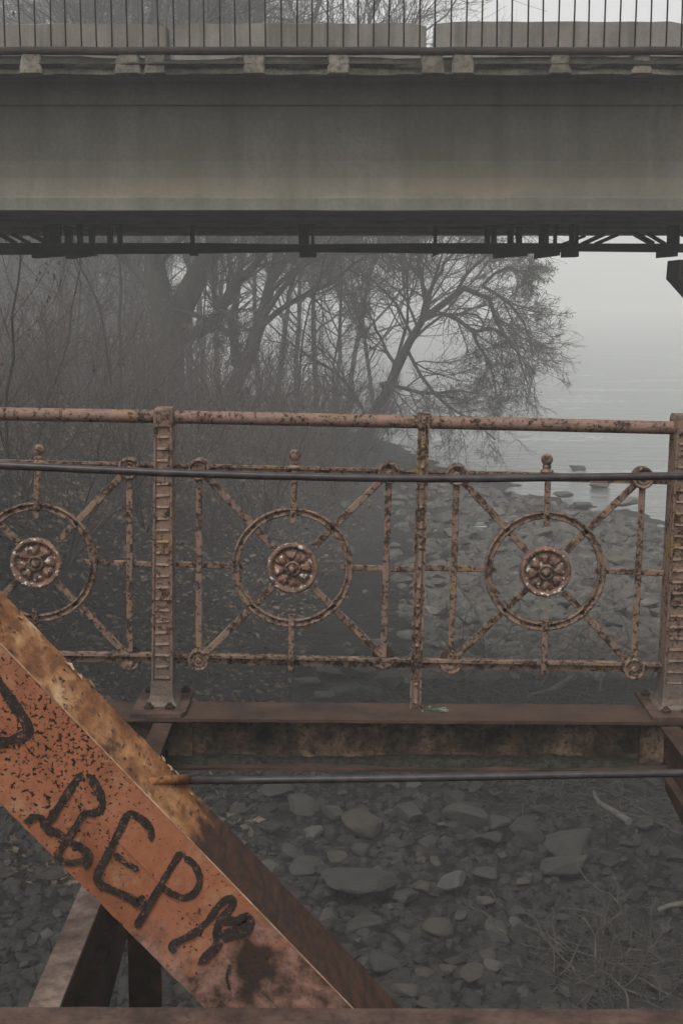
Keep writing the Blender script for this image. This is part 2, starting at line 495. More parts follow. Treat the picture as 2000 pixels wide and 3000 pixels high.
# ------------------------------------------------------------------ road bridge
def m_fascia():
    t = NT('mossy_slab_edge')
    n1, n2 = t.noise(3.5, 6, 0.7), t.noise(22, 5, 0.65)
    c = t.ramp(n1, [(0.36, (0.022, 0.022, 0.016)), (0.5, (0.045, 0.043, 0.032)), (0.68, (0.085, 0.078, 0.062))])
    c = t.mix(t.ramp(n2, [(0.48, 0), (0.6, 0.8)]), c, (0.04, 0.038, 0.03))
    return t.out(c, 0.95, t.bump(n2, 1.0, 0.015))
M['moss'] = m_fascia()
def m_stub():
    t = NT('weathered_stub')
    n1, n2 = t.noise(4, 5, 0.65), t.noise(30, 5, 0.65)
    c = t.ramp(n1, [(0.35, (0.10, 0.09, 0.072)), (0.55, (0.21, 0.19, 0.155)), (0.7, (0.30, 0.27, 0.22))])
    c = t.mix(t.ramp(n2, [(0.5, 0), (0.62, 0.7)]), c, (0.07, 0.065, 0.055))
    return t.out(c, 0.95, t.bump(n2, 0.8, 0.01))
M['stub'] = m_stub()
BX0, BX1 = -16.0, 16.0
YF = 12.0
def zf(v, Y): return PY(1000, v, Y)[2]
zb_ = zf(615, 12.47)
M['girder'] = m_concrete('girder_concrete', (0.135, 0.127, 0.103), (0.185, 0.174, 0.145), 0.45, [(0.10, 0), (0.15, 0.9), (0.26, 0.7), (0.62, 0)])
M['concrete'] = m_concrete('bridge_concrete', (0.13, 0.125, 0.108), (0.19, 0.18, 0.16), 0.4)
M['barrier'] = m_concrete('barrier_concrete', (0.155, 0.137, 0.115), (0.235, 0.215, 0.19), 0.7, None, 1.6)

bridge = empty('road_bridge', (0, 14.8, zf(168, YF)))
tag(bridge, 'grey concrete road bridge crossing the top of the picture', 'bridge')
def extrude_x(prof, x0, x1, nseg=1, jit=0.0):
    "closed profile of (y,z) swept along x"
    m = MB(); n = len(prof); vs = []
    xs = np.linspace(x0, x1, nseg + 1)
    for x in xs:
        for (y, z) in prof:
            vs.append((x, y + random.uniform(-jit, jit), z + random.uniform(-jit, jit)))
    fs = [tuple(range(n)), tuple(range(nseg * n + n - 1, nseg * n - 1, -1))]
    for k in range(nseg):
        for i in range(n):
            j = (i + 1) % n
            fs.append((k * n + i, k * n + n + i, k * n + n + j, k * n + j))
    return m.add(vs, fs)
ztop, zsb = zf(178, YF), zf(215, YF)
extrude_x([(YF + 0.05, zsb), (17.8, zsb), (17.8, ztop), (YF + 0.06, ztop - 0.01)], BX0, BX1).build('deck_slab', M['concrete'], bridge)
# lower lip of the slab edge, chipped
extrude_x([(YF, zsb - 0.004), (YF + 0.05, zsb - 0.004), (YF + 0.05, zf(193, YF)), (YF, zf(195, YF))], BX0, BX1, 240, 0.007).build('slab_lip', M['stub'], bridge)
# mossy growth and crumbled concrete lying on the slab edge
mm = MB(); nseg = 300
prev = None
xs = np.linspace(BX0, BX1, nseg + 1)
vs = []
for x in xs:
    h = zf(172 - 14 * (vnoise(x, 0.0, 1.7, 9) - 0.35) - 5 * vnoise(x, 0.0, 7.0, 10), YF)
    vs += [(x, YF - 0.012 - 0.03 * vnoise(x, 0, 5, 31), zf(199 + 6 * (vnoise(x, 0, 9, 30) - 0.5), YF)), (x, YF - 0.03 - 0.035 * vnoise(x, 0, 8, 32), zf(188, YF)), (x, YF - 0.005 - 0.02 * random.random(), h - 0.008), (x, YF + 0.3, h)]
fs = []
for k in range(nseg):
    for i in (0, 1, 2):
        fs.append((4 * k + i, 4 * k + 4 + i, 4 * k + 5 + i, 4 * k + 1 + i))
mm.add(vs, fs).build('moss_edge', M['moss'], bridge)
stubs = [(55, 122), (337, 410), (425, 485), (710, 775), (958, 1022), (1235, 1302), (1325, 1388), (1612, 1672), (1853, 1913), (2150, 2215), (2240, 2300), (-250, -185), (-160, -95), (-460, -395)]
for i, (a, b) in enumerate(stubs):
    j = lambda k: random.uniform(-k, k)
    pts = [(a - 2 + j(3), 214), (b + 2 + j(3), 214), (b + j(4), 185), (b - 3 + j(5), 156 + j(2)), (a + 3 + j(5), 155 + j(2)), (a + j(4), 183)]
    P = [PY(u, v, YF - 0.06) for u, v in pts]
    MB().prism([(p[0], p[2]) for p in P], YF - 0.04 + j(0.012), YF + 0.18, 0.015).build('kerb_stub', M['stub'], bridge)
# prestressed girders
z_tf0, z_tf1 = zsb - 0.002, zf(305, 12.5)
def girder_prof(y0, wd=0.62):
    c = y0 + wd / 2
    half = [(y0, z_tf0), (y0, z_tf1), (y0 + 0.05, z_tf1 - 0.006), (y0 + 0.06, zf(400, 12.56)), (y0 + 0.085, zf(470, 12.58)), (y0 + 0.07, zf(520, 12.55)), (y0 + 0.01, zf(572, 12.5)), (y0 - 0.01, zf(580, 12.49)), (y0 - 0.015, zb_)]
    other = [(2 * c - y, z) for y, z in half[::-1]]
    return half[::-1] + [(y, z) for y, z in other[::-1]] if False else [(y, z) for y, z in half] + [(y, z) for y, z in other]
for k in range(5):
    y0 = 12.5 + k * 1.12
    o = extrude_x(girder_prof(y0)[::-1], BX0, BX1, 60 if k == 0 else 1, 0.002 if k == 0 else 0).build('girder', M['girder'], bridge)
# fence along the edge
fence = empty('bar_fence', (0, YF - 0.02, zf(160, YF)))
tag(fence, 'rusty bar fence on a round pipe along the road bridge edge', 'fence')
M['fence'] = m_beam('fence_rust', (0.026, 0.021, 0.017), (0.045, 0.031, 0.023), (0.025, 0.018, 0.014), 0.5, 12)
YP = YF - 0.03
p0, p1 = PY(-4200, 148.5, YP), PY(6200, 148.5, YP)
n = 80
pp = [p0 + (p1 - p0) * i / n + np.array([0, 0, random.uniform(-0.004, 0.004)]) for i in range(n + 1)]
MB().tube(pp, 0.0335, 12).build('bottom_pipe', M['fence'], fence)
sp = 45.0; zpipe = pp[0][2]
for k in range(-20, 66):
    u = 13 + sp * k + random.uniform(-1.5, 1.5)
    b_ = PY(u + 1, 140, YP); le = random.uniform(-0.012, 0.012)
    MB().tube([b_, b_ + np.array([le * 0.4, -0.01, 0.45]), b_ + np.array([le, -0.02, 1.05])], 0.007, 6).build('fence_bar', M['fence'], fence)
MB().tube([p0 + (0, -0.02, 1.06), p1 + (0, -0.02, 1.06)], 0.025, 10).build('top_rail', M['fence'], fence)
# barriers on the far side of the road
YB = 16.0
def barrier(u0, u1, vtop, label, tilt=0.0):
    a, b = PY(u0, vtop, YB), PY(u1, vtop, YB)
    root = empty('concrete_barrier', ((a[0] + b[0]) / 2, YB + 0.15, ztop))
    tag(root, label, 'barrier', 'concrete barriers on the road bridge')
    zt = a[2]
    pts = [(a[0], ztop + 0.003), (b[0], ztop + 0.003)]
    nb = 14
    for i in range(nb + 1):
        f = i / nb
        e = 0.03 if i in (0, nb) else 0
        pts.append((b[0] + (a[0] - b[0]) * f, zt - e + tilt * (0.5 - f) + random.uniform(-0.006, 0.006)))
    MB().prism(pts, YB, YB + 0.28, 0.012).build('barrier_block', M['barrier'], root)
    m = MB()
    m.box((a[0] + 0.1, YB - 0.10, ztop + 0.004), (b[0] - 0.1, YB + 0.38, ztop + 0.16))
    m.build('barrier_foot', M['barrier'], root)
barrier(-255, 487, 68, 'concrete barrier at the end under the densest bare branches')
barrier(506, 1249, 66, 'middle concrete barrier of the three behind the bar fence')
barrier(1273, 2016, 61, 'concrete barrier beside the bright sky gap with rounded corner')
barrier(2036, 2780, 66, 'concrete barrier beyond the picture edge on the road bridge')
# pipe walkway hung beneath the girders
M['dark_steel'] = m_beam('dark_hung_steel', (0.03, 0.03, 0.028), (0.045, 0.044, 0.04), (0.018, 0.018, 0.017), 0.4, 3)
YS = 15.0
walk = empty('service_gantry', (0, YS, PY(0, 745, YS)[2]))
tag(walk, 'dark steel pipe gantry hung under the concrete road bridge', 'gantry')
bt = [(-2600, 711, 745), (0, 711, 745), (600, 711, 741), (880, 715, 737), (1180, 712, 740), (1500, 711, 743), (1700, 712, 735), (2000, 713, 738), (4600, 713, 738)]
top = [PY(u, a, YS) for u, a, b in bt]; bot = [PY(u, b, YS) for u, a, b in bt]
MB().prism([(p[0], p[2]) for p in bot] + [(p[0], p[2]) for p in top[::-1]], YS, YS + 0.16).build('lower_beam', M['dark_steel'], walk)
for (a, b) in [(142, 175), (226, 239), (260, 275), (314, 328), (344, 356), (190, 209), (127, 140), (557, 568), (875, 905), (911, 920), (1270, 1280), (1421, 1435), (1440, 1454), (1488, 1504), (1513, 1529), (1580, 1607), (1623, 1631), (1670, 1680), (1683, 1694), (1958, 1990), (-120, -90), (-300, -285), (2250, 2280)]:
    Yh = YS + random.choice([-0.25, -0.1, 0.02, 0.2])
    P0, P1 = PY(a, 716, Yh), PY(b, 716, Yh)
    MB().box((P0[0], Yh, P0[2] - 0.0), (P1[0], Yh + 0.1, zb_ + 0.02)).build('hanger', M['dark_steel'], walk)
for (a, b) in [(92, 180), (192, 276), (877, 926), (1450, 1545), (1572, 1640), (1652, 1695), (1935, 1985), (555, 575), (1270, 1285)]:
    P0, P1 = PY(a, 732, YS - 0.03), PY(b, 752 if b - a > 30 else 747, YS - 0.03)
    j = random.uniform(0.0, 0.02)
    MB().prism([(P0[0], P1[2] - j), (P1[0], P1[2] + j), (P1[0], P0[2]), (P0[0], P0[2])], YS - 0.03, YS + 0.2).build('bracket_plate', M['dark_steel'], walk)
for (u0, v0, u1, v1, wd) in [(-5, 684, 45, 712, 11), (32, 684, 85, 712, 10), (85, 684, 145, 714, 13), (1772, 684, 1705, 715, 12), (1815, 684, 1745, 714, 10), (1715, 690, 1650, 714, 8), (1862, 684, 1915, 714, 14), (1900, 684, 1950, 714, 9), (2000, 684, 2060, 714, 12)]:
    MB().bar(PY(u0, v0, YS + 0.3), PY(u1, v1, YS + 0.3), wd * px(YS), YS + 0.3, YS + 0.38).build('brace', M['dark_steel'], walk)
# pier cap at the right edge
pier = empty('bridge_pier', (5.6, 15.2, ZR - 0.3))
tag(pier, 'chamfered concrete pier head under the road bridge at the picture edge', 'pier')
P = [PY(u, v, 15.0) for u, v in [(1990, 760), (1985, 815), (2116, 962)]]
cx = 5.6
prof = [(p[0], p[2]) for p in P]
poly = prof + [(2 * cx - x, z) for x, z in prof[::-1]]
MB().prism(poly, 15.0, 15.55, 0.02).build('pier_cap', M['concrete'], pier)
MB().box((cx - 0.9, 15.05, ZR - 0.6), (cx + 0.9, 15.5, P[2][2] + 0.01)).build('pier_column', M['concrete'], pier)
for yy in (15.27,):
    MB().box((cx - 0.7, yy - 0.15, P[0][2]), (cx + 0.7, yy + 0.15, zb_ + 0.01)).build('bearing', M['dark_steel'], pier)

# ------------------------------------------------------------------ iron railing of the old footbridge
YR = 5.28
S = px(YR, 1650)
def RP(u, v): return PY(u, v, YR)
TILT = -0.0072
def beamz(x): return TILT * x
rail = empty('iron_railing', (0, YR, 0))
tag(rail, 'ornamental iron railing with spoked rings and peeling pink paint', 'railing')
# hand rail
pts = [RP(u, v) for u, v in [(-900, 1195), (0, 1212), (500, 1221), (1000, 1231), (1500, 1242), (2000, 1254), (2900, 1275)]]
MB().tube(pts, 19.3 * S, 16).build('handrail', M['handrail'], rail)
# flat upper and lower panel rails: a bead over a web
def panel_rail(pp, name):
    m = MB()
    for (a, b) in zip(pp[:-1], pp[1:]):
        A, B = RP(*a), RP(*b)
        m.bar(A + (0, 0, -0.009), B + (0, 0, -0.009), 0.024, YR - 0.004, YR + 0.006)
        m.bar(A + (0, 0, 0.006), B + (0, 0, 0.006), 0.009, YR - 0.014, YR + 0.016)
    return m.build(name, M['rail'], rail)
def lowrail(pp, name):
    m = MB()
    for (a, b) in zip(pp[:-1], pp[1:]):
        A, B = RP(*a), RP(*b)
        m.bar(A + (0, 0, -0.012), B + (0, 0, -0.012), 0.030, YR - 0.004, YR + 0.006)
        m.bar(A + (0, 0, 0.006), B + (0, 0, 0.006), 0.010, YR - 0.022, YR + 0.016)
    return m.build(name, M['rail'], rail)
panel_rail([(-800, 1338), (483, 1365), (1239, 1384), (1990, 1404), (2800, 1424)], 'upper_rail')
lowrail([(-800, 1905), (483, 1922), (1222, 1938), (1960, 1950), (2800, 1967)], 'lower_rail')

def rosette(c, rs, name='rosette'):
    m = MB()
    r = rs
    m.lathe([(0.0, -0.012), (0.30 * r, -0.012), (0.70 * r, -0.010), (0.80 * r, -0.014), (0.84 * r, -0.026), (0.90 * r, -0.030), (0.97 * r, -0.027), (r, -0.016), (r, 0.006), (0.0, 0.008)], c, 'y', 40)
    o = m.build(name, M['rosette'], rail)
    for k in range(8):
        a = 2 * math.pi * (k + 0.15) / 8
        pm = MB(); vs = []; fs = []
        nr, na = 6, 7
        for i in range(nr):
            f = i / (nr - 1)
            rr = (0.30 + 0.46 * f) * r
            hw = (0.16 + 0.26 * math.sin(min(1, f * 1.05) * math.pi * 0.62)) * (1 - 0.55 * max(0, f - 0.75) * 4 * 0.45)
            for j_ in range(na):
                g = (j_ / (na - 1)) * 2 - 1
                an = a + g * hw * (0.95)
                h = 0.012 + 0.020 * (math.sin(math.pi * min(1, f * 0.9 + 0.1)) ** 0.7) * (1 - abs(g) ** 2.2) - 0.006 * math.exp(-(g / 0.18) ** 2)
                vs.append((c[0] + rr * math.cos(an), c[1] - h, c[2] + rr * math.sin(an)))
        for i in range(nr - 1):
            for j_ in range(na - 1):
                q = i * na + j_
                fs.append((q, q + 1, q + na + 1, q + na))
        pm.add(vs, fs, True)
        p_ = pm.build('petal', M['rosette'])
        p_.parent = o
        p_.location = Vector(p_.location)
        p_.matrix_parent_inverse.identity()
        p_.location = -Vector(rail.location) * 0
        p_.matrix_parent_inverse = o.matrix_world.inverted() if False else p_.matrix_parent_inverse
        p_.location = Vector((0, 0, 0))
    b = MB()
    b.lathe([(0.30 * r, -0.010), (0.31 * r, -0.026), (0.26 * r, -0.032), (0.21 * r, -0.026), (0.17 * r, -0.022), (0.165 * r, -0.034), (0.12 * r, -0.045), (0.06 * r, -0.050), (0.0, -0.051)], c, 'y', 24)
    bo = b.build('rosette_button', M['rail']); bo.parent = o
    return o
def boss(c, r, broken=False):
    m = MB()
    if not broken:
        m.lathe([(0, -0.026), (0.14 * r, -0.030), (0.24 * r, -0.026), (0.30 * r, -0.018), (0.42 * r, -0.018), (0.52 * r, -0.025), (0.62 * r, -0.019), (0.70 * r, -0.019), (0.78 * r, -0.029), (0.92 * r, -0.029), (r, -0.019), (r, 0.019), (0.9 * r, 0.026), (0, 0.026)], c, 'y', 28)
        return m.build('boss', M['rail'], rail)
    # upper half lost: only a back cup and a ragged lower half stay
    m.lathe([(0, 0.004), (0.85 * r, 0.004), (0.95 * r, 0.012), (r, 0.012), (r, 0.026), (0, 0.026)], c, 'y', 28)
    o = m.build('boss', M['dark_iron'], rail)
    h = MB(); vs = []; fs = []
    prof = [(0.1, -0.010), (0.42, -0.020), (0.62, -0.013), (0.8, -0.024), (1.0, -0.020), (1.0, 0.003)]
    ns = 14
    for k in range(ns + 1):
        a = math.pi + math.pi * k / ns
        for q, (rr, hh) in enumerate(prof):
            j = random.uniform(-0.05, 0.05)
            vs.append((c[0] + r * (rr + j) * math.cos(a), c[1] + hh, c[2] - 0.006 + r * (rr + j) * math.sin(a)))
    for k in range(ns):
        for q in range(len(prof) - 1):
            a0 = k * len(prof) + q
            fs.append((a0, a0 + len(prof), a0 + len(prof) + 1, a0 + 1))
    h.add(vs, fs, True)
    ho = h.build('broken_cover', M['rail']); ho.parent = o
    return o
def flat(name, a, b, wpx, y0=-0.008, y1=0.008):
    "slightly ragged flat bar between two photo points of the railing plane"
    A, B = RP(*a), RP(*b)
    d = np.array([B[0] - A[0], B[2] - A[2]]); L = np.linalg.norm(d); d /= L
    nn = np.array([-d[1], d[0]])
    k = max(3, int(L / 0.02)); m = MB()
    vs = []; hw = wpx * S / 2
    for i in range(k + 1):
        c = np.array([A[0], A[2]]) + d * L * i / k
        e1, e2 = (random.uniform(-1, 1) ** 3 * 0.0016 for _ in (0, 1))
        l, r_ = c + nn * (hw + e1), c - nn * (hw + e2)
        li, ri = c + nn * (hw + e1 - 0.003), c - nn * (hw + e2 - 0.003)
        vs += [(l[0], YR + y0 + 0.003, l[1]), (li[0], YR + y0, li[1]), (ri[0], YR + y0, ri[1]), (r_[0], YR + y0 + 0.003, r_[1]), (r_[0], YR + y1, r_[1]), (l[0], YR + y1, l[1])]
    fs = [(5, 4, 3, 2, 1, 0), tuple(6 * k + q for q in range(6))]
    for i in range(k):
        for q in range(6):
            q2 = (q + 1) % 6
            fs.append((6 * i + q, 6 * i + q2, 6 * i + 6 + q2, 6 * i + 6 + q))
    return m.add(vs, fs).build(name, M['rail'], rail)
def ring(c, r):
    prof = [(r, 0.012), (r, -0.016), (r - 0.004, -0.020), (r - 0.008, -0.017), (r - 0.010, -0.010), (r - 0.021, -0.010), (r - 0.023, -0.017), (r - 0.026, -0.018), (r - 0.029, -0.014), (r - 0.029, 0.012)]
    m = MB().lathe(prof, c, 'y', 72, closed=True)
    return m.build('ring', M['rail'], rail)
def panel(cx, cy, xl, xr, tl, tr, bl, br, brk, xlb, xrb, topv, botv):
    C = RP(cx, cy); RR = 178
    ring(C + (0, 0.004, 0), RR * S)
    rosette(C + (0, -0.002, 0), 75 * S)
    def toward(p, r_):
        d = np.array([cx - p[0], cy - p[1]], float); L = np.hypot(*d)
        e = np.array([cx, cy]) - d / L * r_
        return tuple(e)
    for p, stop in ((tl, 72), (tr, 84), (bl, 73), (br, 82)):
        if p is None: continue
        flat('diagonal_bar', p, toward(p, stop), 20, -0.006, 0.006)
    for p in (tl, tr, bl, br):
        if p is None: continue
        bb = boss(RP(*p), 32.5 * S, p in brk)
    # upright bars through the corner bosses
    for a, b in ((tl, bl), (tr, br)):
        if a is None: continue
        o1 = flat('upright_bar', a, b, 19, -0.0115, -0.0065)
    # side bars that end inside the ring
    lx = cx - RR + 38; rx = cx + RR - 38
    flat('side_bar', (xl, cy - 8), (lx, cy - 2), 17, 0.0085, 0.019)
    flat('side_bar', (rx, cy + 1), (xr, cy + 8), 17, 0.0085, 0.019)
    # stems and finial
    flat('stem', (cx + 6, topv + 2), (cx + 2, cy - RR + 44), 18, -0.028, -0.0205)
    flat('stem', (cx - 1, cy + RR - 46), (cx - 5, botv + 30), 17, -0.028, -0.0205)
    fo = RP(cx + 6, topv - 42)
    m = MB(); q = S
    m.lathe([(0, 17.5 * q), (6 * q, 16.6 * q), (11 * q, 13.6 * q), (15 * q, 9 * q), (17.2 * q, 3 * q), (17.2 * q, -3 * q), (15 * q, -9 * q), (11.5 * q, -14 * q), (11 * q, -17 * q), (13.5 * q, -19 * q), (13 * q, -23 * q), (10 * q, -26 * q), (13 * q, -29 * q), (19 * q, -32 * q), (20 * q, -36 * q), (14 * q, -39 * q), (9 * q, -45 * q), (0, -45 * q)], fo, 'z', 20)
    m.build('finial', M['rail'], rail)
    # rivets where the bars cross the ring
    for (u, v) in ((cx + 3, cy - RR + 14), (cx, cy + RR - 14)):
        c = RP(u, v)
        MB().lathe([(0.0075, -0.028), (0.007, -0.032), (0.004, -0.0355), (0, -0.036)], c, 'y', 10).build('rivet', M['rail'], rail)
panel(108, 1648, -240, 452, (-163, 1361), (380, 1371), (-165, 1915), (381, 1928), ((381, 1928),), 0, 0, 1361, 1915)
panel(857, 1663, 515, 1228, (584, 1374), (1139, 1384), (583, 1932), (1122, 1924), ((1122, 1924),), 0, 0, 1376, 1935)
panel(1596, 1673, 1225, 1945, (1337, 1389), (1881, 1399), (1320, 1938), (1854, 1957), ((1320, 1938),), 0, 0, 1388, 1945)
# the slender riveted post
def slender(tu, tv, bu, bv):
    A, B = RP(tu, tv), RP(bu, bv)
    o = MB().bar(A, B, 30 * S, YR - 0.030, YR - 0.0285 + 0.004).build('post_flange', M['rail'], rail)
    m = MB()
    m.bar(A, B, 11 * S, YR - 0.0395, YR - 0.030)
    for s_ in (-1, 1):
        off = np.array([s_ * 14.2 * S, 0, 0])
        m.bar(A + off, B + off, 4.5 * S, YR - 0.0365, YR - 0.0304)
    r_ = m.build('post_rib', M['rail'])
    r_.parent = o
    for k in range(15):
        f = (k + 0.5) / 15
        c = A + (B - A) * f
        rv = MB().lathe([(0.0085, -0.0395), (0.008, -0.0425), (0.005, -0.0455), (0, -0.0465)], c, 'y', 10).build('rivet', M['rail'])
        rv.parent = o
    T = RP(tu + 1, tv + 12)
    MB().box((T[0] - 0.022, YR - 0.034, T[2] - 0.03), (T[0] + 0.022, YR + 0.03, T[2] + 0.026)).build('post_clip', M['rail'], rail)
    MB().lathe([(0.008, -0.034), (0.0075, -0.040), (0.004, -0.0425), (0, -0.043)], RP(tu + 1, tv + 6), 'y', 10).build('rivet', M['rail'], rail)
slender(1240, 1218, 1214, 2082)
# stout cast posts with a ladder of ridges
def stout(tu, tv, bu, bv, wt, wb):
    root = rail
    A, B = RP(tu, tv), RP(bu, bv)
    ax = B - A
    def at(f, dx): return A + ax * f + np.array([dx, 0, 0])
    yf, yb = YR - 0.062, YR + 0.055
    hw = lambda f: (wt + (wb - wt) * f) * S / 2
    m = MB()
    poly = [at(1, -hw(1)), at(1, hw(1)), at(0, hw(0)), at(0, -hw(0))]
    m.prism([(p[0], p[2]) for p in poly], yf + 0.008, yb, 0)
    po = m.build('post', M['post'], root)
    for s_ in (-1, 1):
        a0, a1 = at(0, s_ * (hw(0) - 0.0035)), at(1, s_ * (hw(1) - 0.0035))
        e = MB().bar(a0, a1, 0.0075, yf, yf + 0.0078).build('post_edge', M['post']); e.parent = po
    L = abs(ax[2]); nr = 24
    for k in range(nr):
        f = 0.055 + 0.90 * k / (nr - 1)
        c = at(f, 0); w_ = hw(f) * random.uniform(0.62, 0.72)
        m = MB()
        y1 = yf + 0.008
        jj = random.uniform(-0.002, 0.002)
        # wedge: proud at its lower lip, running back into the post above
        vs = [(c[0] - w_, y1 - 0.0065, c[2] + jj), (c[0] + w_, y1 - 0.0065, c[2] - jj), (c[0] + w_, y1 + 0.001, c[2] - 0.004), (c[0] - w_, y1 + 0.001, c[2] - 0.004), (c[0] - w_ * 0.95, y1 + 0.001, c[2] + 0.009), (c[0] + w_ * 0.95, y1 + 0.001, c[2] + 0.009)]
        m.add(vs, [(0, 1, 5, 4), (3, 2, 1, 0), (0, 4, 3), (1, 2, 5)])
        r_ = m.build('ridge', M['post']); r_.parent = po
    # collar round the handrail
    T = RP(tu, tv + 24)
    m = MB()
    cw = 28 * S
    prof = [(-cw * 0.86, -0.036), (cw * 0.86, -0.036), (cw, -0.024), (cw, 0.020), (cw * 0.86, 0.034), (-cw * 0.86, 0.034), (-cw, 0.020), (-cw, -0.024)]
    m.prism([(T[0] + x, T[2] + z) for x, z in prof], yf - 0.002, yb, 0.006)
    m.build('post_collar', M['post'], root)
    # flared foot and bolted base plate
    zb = beamz(B[0])
    m = MB(); vs = []; fs = []
    lev = [(0.11, 1.0), (0.055, 1.06), (0.03, 1.22), (0.016, 1.5)]
    for z, k in lev:
        h = hw(1) * k; d0 = 0.004 + (k - 1) * 0.05
        vs += [(B[0] - h, yf - d0, zb + z), (B[0] + h, yf - d0, zb + z), (B[0] + h, yb + d0, zb + z), (B[0] - h, yb + d0, zb + z)]
    for i in range(3):
        for q in range(4):
            q2 = (q + 1) % 4
            fs.append((4 * i + q, 4 * i + 4 + q, 4 * i + 4 + q2, 4 * i + q2))
    m.add(vs, fs); m.build('post_foot', M['post'], root)
    pl = [(-0.105, 5.095), (0.085, 5.095), (0.10, 5.13), (0.10, 5.46), (-0.10, 5.46), (-0.105, 5.13)]
    m = MB()
    n_ = len(pl)
    vs = [(B[0] + x, y, zb + 0.001) for x, y in pl] + [(B[0] + x, y, zb + 0.017) for x, y in pl]
    fs = [tuple(range(n_ - 1, -1, -1)), tuple(range(n_, 2 * n_))] + [(i, (i + 1) % n_, n_ + (i + 1) % n_, n_ + i) for i in range(n_)]
    bp = m.add(vs, fs).build('base_plate', M['chord'], root)
    for dx, y in ((-0.042, 5.165), (0.036, 5.165), (-0.07, 5.40), (0.07, 5.40)):
        c = (B[0] + dx, y, zb + 0.017)
        b = MB().lathe([(0.019, 0), (0.019, 0.010), (0.015, 0.014), (0.010, 0.015), (0.009, 0.022), (0, 0.023)], c, 'z', 6, smooth=False).build('bolt', M['dark_iron']); b.parent = bp
stout(483, 1196, 480, 2046, 50, 63)
stout(1999, 1216, 1962, 2062, 50, 66)
stout(-1015, 1166, -1010, 2030, 50, 63)

# edge beam under the railing
beam = empty('edge_beam', (0, 5.2, -0.2))
tag(beam, 'brown riveted iron edge beam carrying the ornamental railing posts', 'beam')
def xbar(name, y0, y1, z0, z1, mat, x0=-4, x1=4, nseg=1, jit=0):
    n = nseg; vs = []; fs = []
    for i in range(n + 1):
        x = x0 + (x1 - x0) * i / n; b = beamz(x)
        j = [random.uniform(-jit, jit) for _ in range(4)]
        vs += [(x, y0 + j[0], b + z0), (x, y1, b + z0), (x, y1, b + z1), (x, y0 + j[1], b + z1)]
    for i in range(n):
        for q in range(4):
            q2 = (q + 1) % 4
            fs.append((4 * i + q, 4 * i + 4 + q, 4 * i + 4 + q2, 4 * i + q2))
    fs += [(0, 1, 2, 3), (4 * n + 3, 4 * n + 2, 4 * n + 1, 4 * n)]
    m = MB(); m.add(vs, [f[::-1] for f in fs])
    return m.build(name, mat, beam)
xbar('top_flange', 5.095, 5.32, -0.012, 0.0, M['beam_top'], nseg=80, jit=0.001)
xbar('web', 5.20, 5.212, -0.188, -0.0125, M['beam_web'])
xbar('top_angle', 5.192, 5.1998, -0.056, -0.0127, M['beam_web'], nseg=60, jit=0.001)
xbar('bottom_flange', 5.098, 5.32, -0.2, -0.1885, M['beam_top'], nseg=60, jit=0.002)
xbar('bottom_angle', 5.192, 5.1998, -0.188, -0.150, M['beam_web'])
for u in range(-400, 2300, 76):
    c = PY(u, 2138, 5.19); c[1] = 5.192; c[2] = beamz(c[0]) - 0.034
    MB().lathe([(0.011, 0), (0.010, -0.005), (0.006, -0.008), (0, -0.009)], c, 'y', 10).build('rivet', M['beam_web'], beam)
for u in (440, 530, 478, 1905):
    c = PY(u, 2200, 5.188)
    wd = 0.006 if u == 478 else 0.045
    MB().box((c[0] - wd, 5.17 if u != 478 else 5.10, beamz(c[0]) - 0.186), (c[0] + wd, 5.1915, beamz(c[0]) - 0.013)).build('stiffener', M['beam_web'], beam)
# dirt and moss lying on the bottom flange
m = MB(); vs = []; fs = []; nn = 260
for i in range(nn + 1):
    x = -4 + 8 * i / nn; b = beamz(x) - 0.188
    k = 0.35 + 0.65 * vnoise(x, 0, 5, 21) + 0.3 * (vnoise(x, 0, 17, 22) - 0.5)
    vs += [(x, 5.19 - 0.075 * k - 0.01 * random.random(), b + 0.0005), (x, 5.19 - 0.045 * k, b + 0.016 * k + 0.008 * random.random()), (x, 5.1915, b + 0.022 * k + 0.010 * random.random())]
for i in range(nn):
    for q in (0, 1):
        fs.append((3 * i + q, 3 * i + 3 + q, 3 * i + 4 + q, 3 * i + 1 + q))
d_ = m.add(vs, fs).build('dirt', M['dirt'], beam); d_['kind'] = 'stuff'

# floor beams running out from the truss to the posts
def floor_beam(x, label, deep):
    root = empty('floor_beam', (x, 4.1, beamz(x) - 0.2))
    tag(root, label, 'beam', 'floor beams under the walkway')
    y0, y1 = 2.45, 5.085
    b = beamz(x) - 0.012
    MB().box((x - 0.035, y0, b - 0.010), (x + 0.035, 4.2, b)).build('top_flange', M['floor_beam'], root)
    MB().box((x - 0.035, 4.2005, b - 0.012), (x + 0.035, y1, b - 0.002)).build('top_flange', M['dark_iron'], root)
    MB().box((x - 0.006, y0, b - 0.168), (x + 0.006, y1, b - 0.0105)).build('web', M['dark_iron'], root)
    MB().box((x - 0.036, y0, b - 0.180), (x + 0.036, y1, b - 0.1685)).build('bottom_flange', M['dark_iron'] if x < 0 else M['beam_top'], root)
    # tapering bracket below
    poly = [(y1, b - 0.1805), (y0, b - 0.1805), (y0, b - deep), (y1, b - 0.24)]
    m = MB(); n_ = 4
    vs = [(x - 0.012, y, z) for y, z in poly] + [(x + 0.012, y, z) for y, z in poly]
    m.add(vs, [(0, 1, 2, 3), (7, 6, 5, 4)] + [(i, n_ + i, n_ + (i + 1) % 4, (i + 1) % 4) for i in range(4)])
    m.build('bracket', M['dark_iron'], root)
floor_beam(-0.66, 'worn floor beam behind the lower end of the graffitied brace', 0.55)
floor_beam(1.215, 'dark brown floor beam under the post at the right picture edge', 0.55)
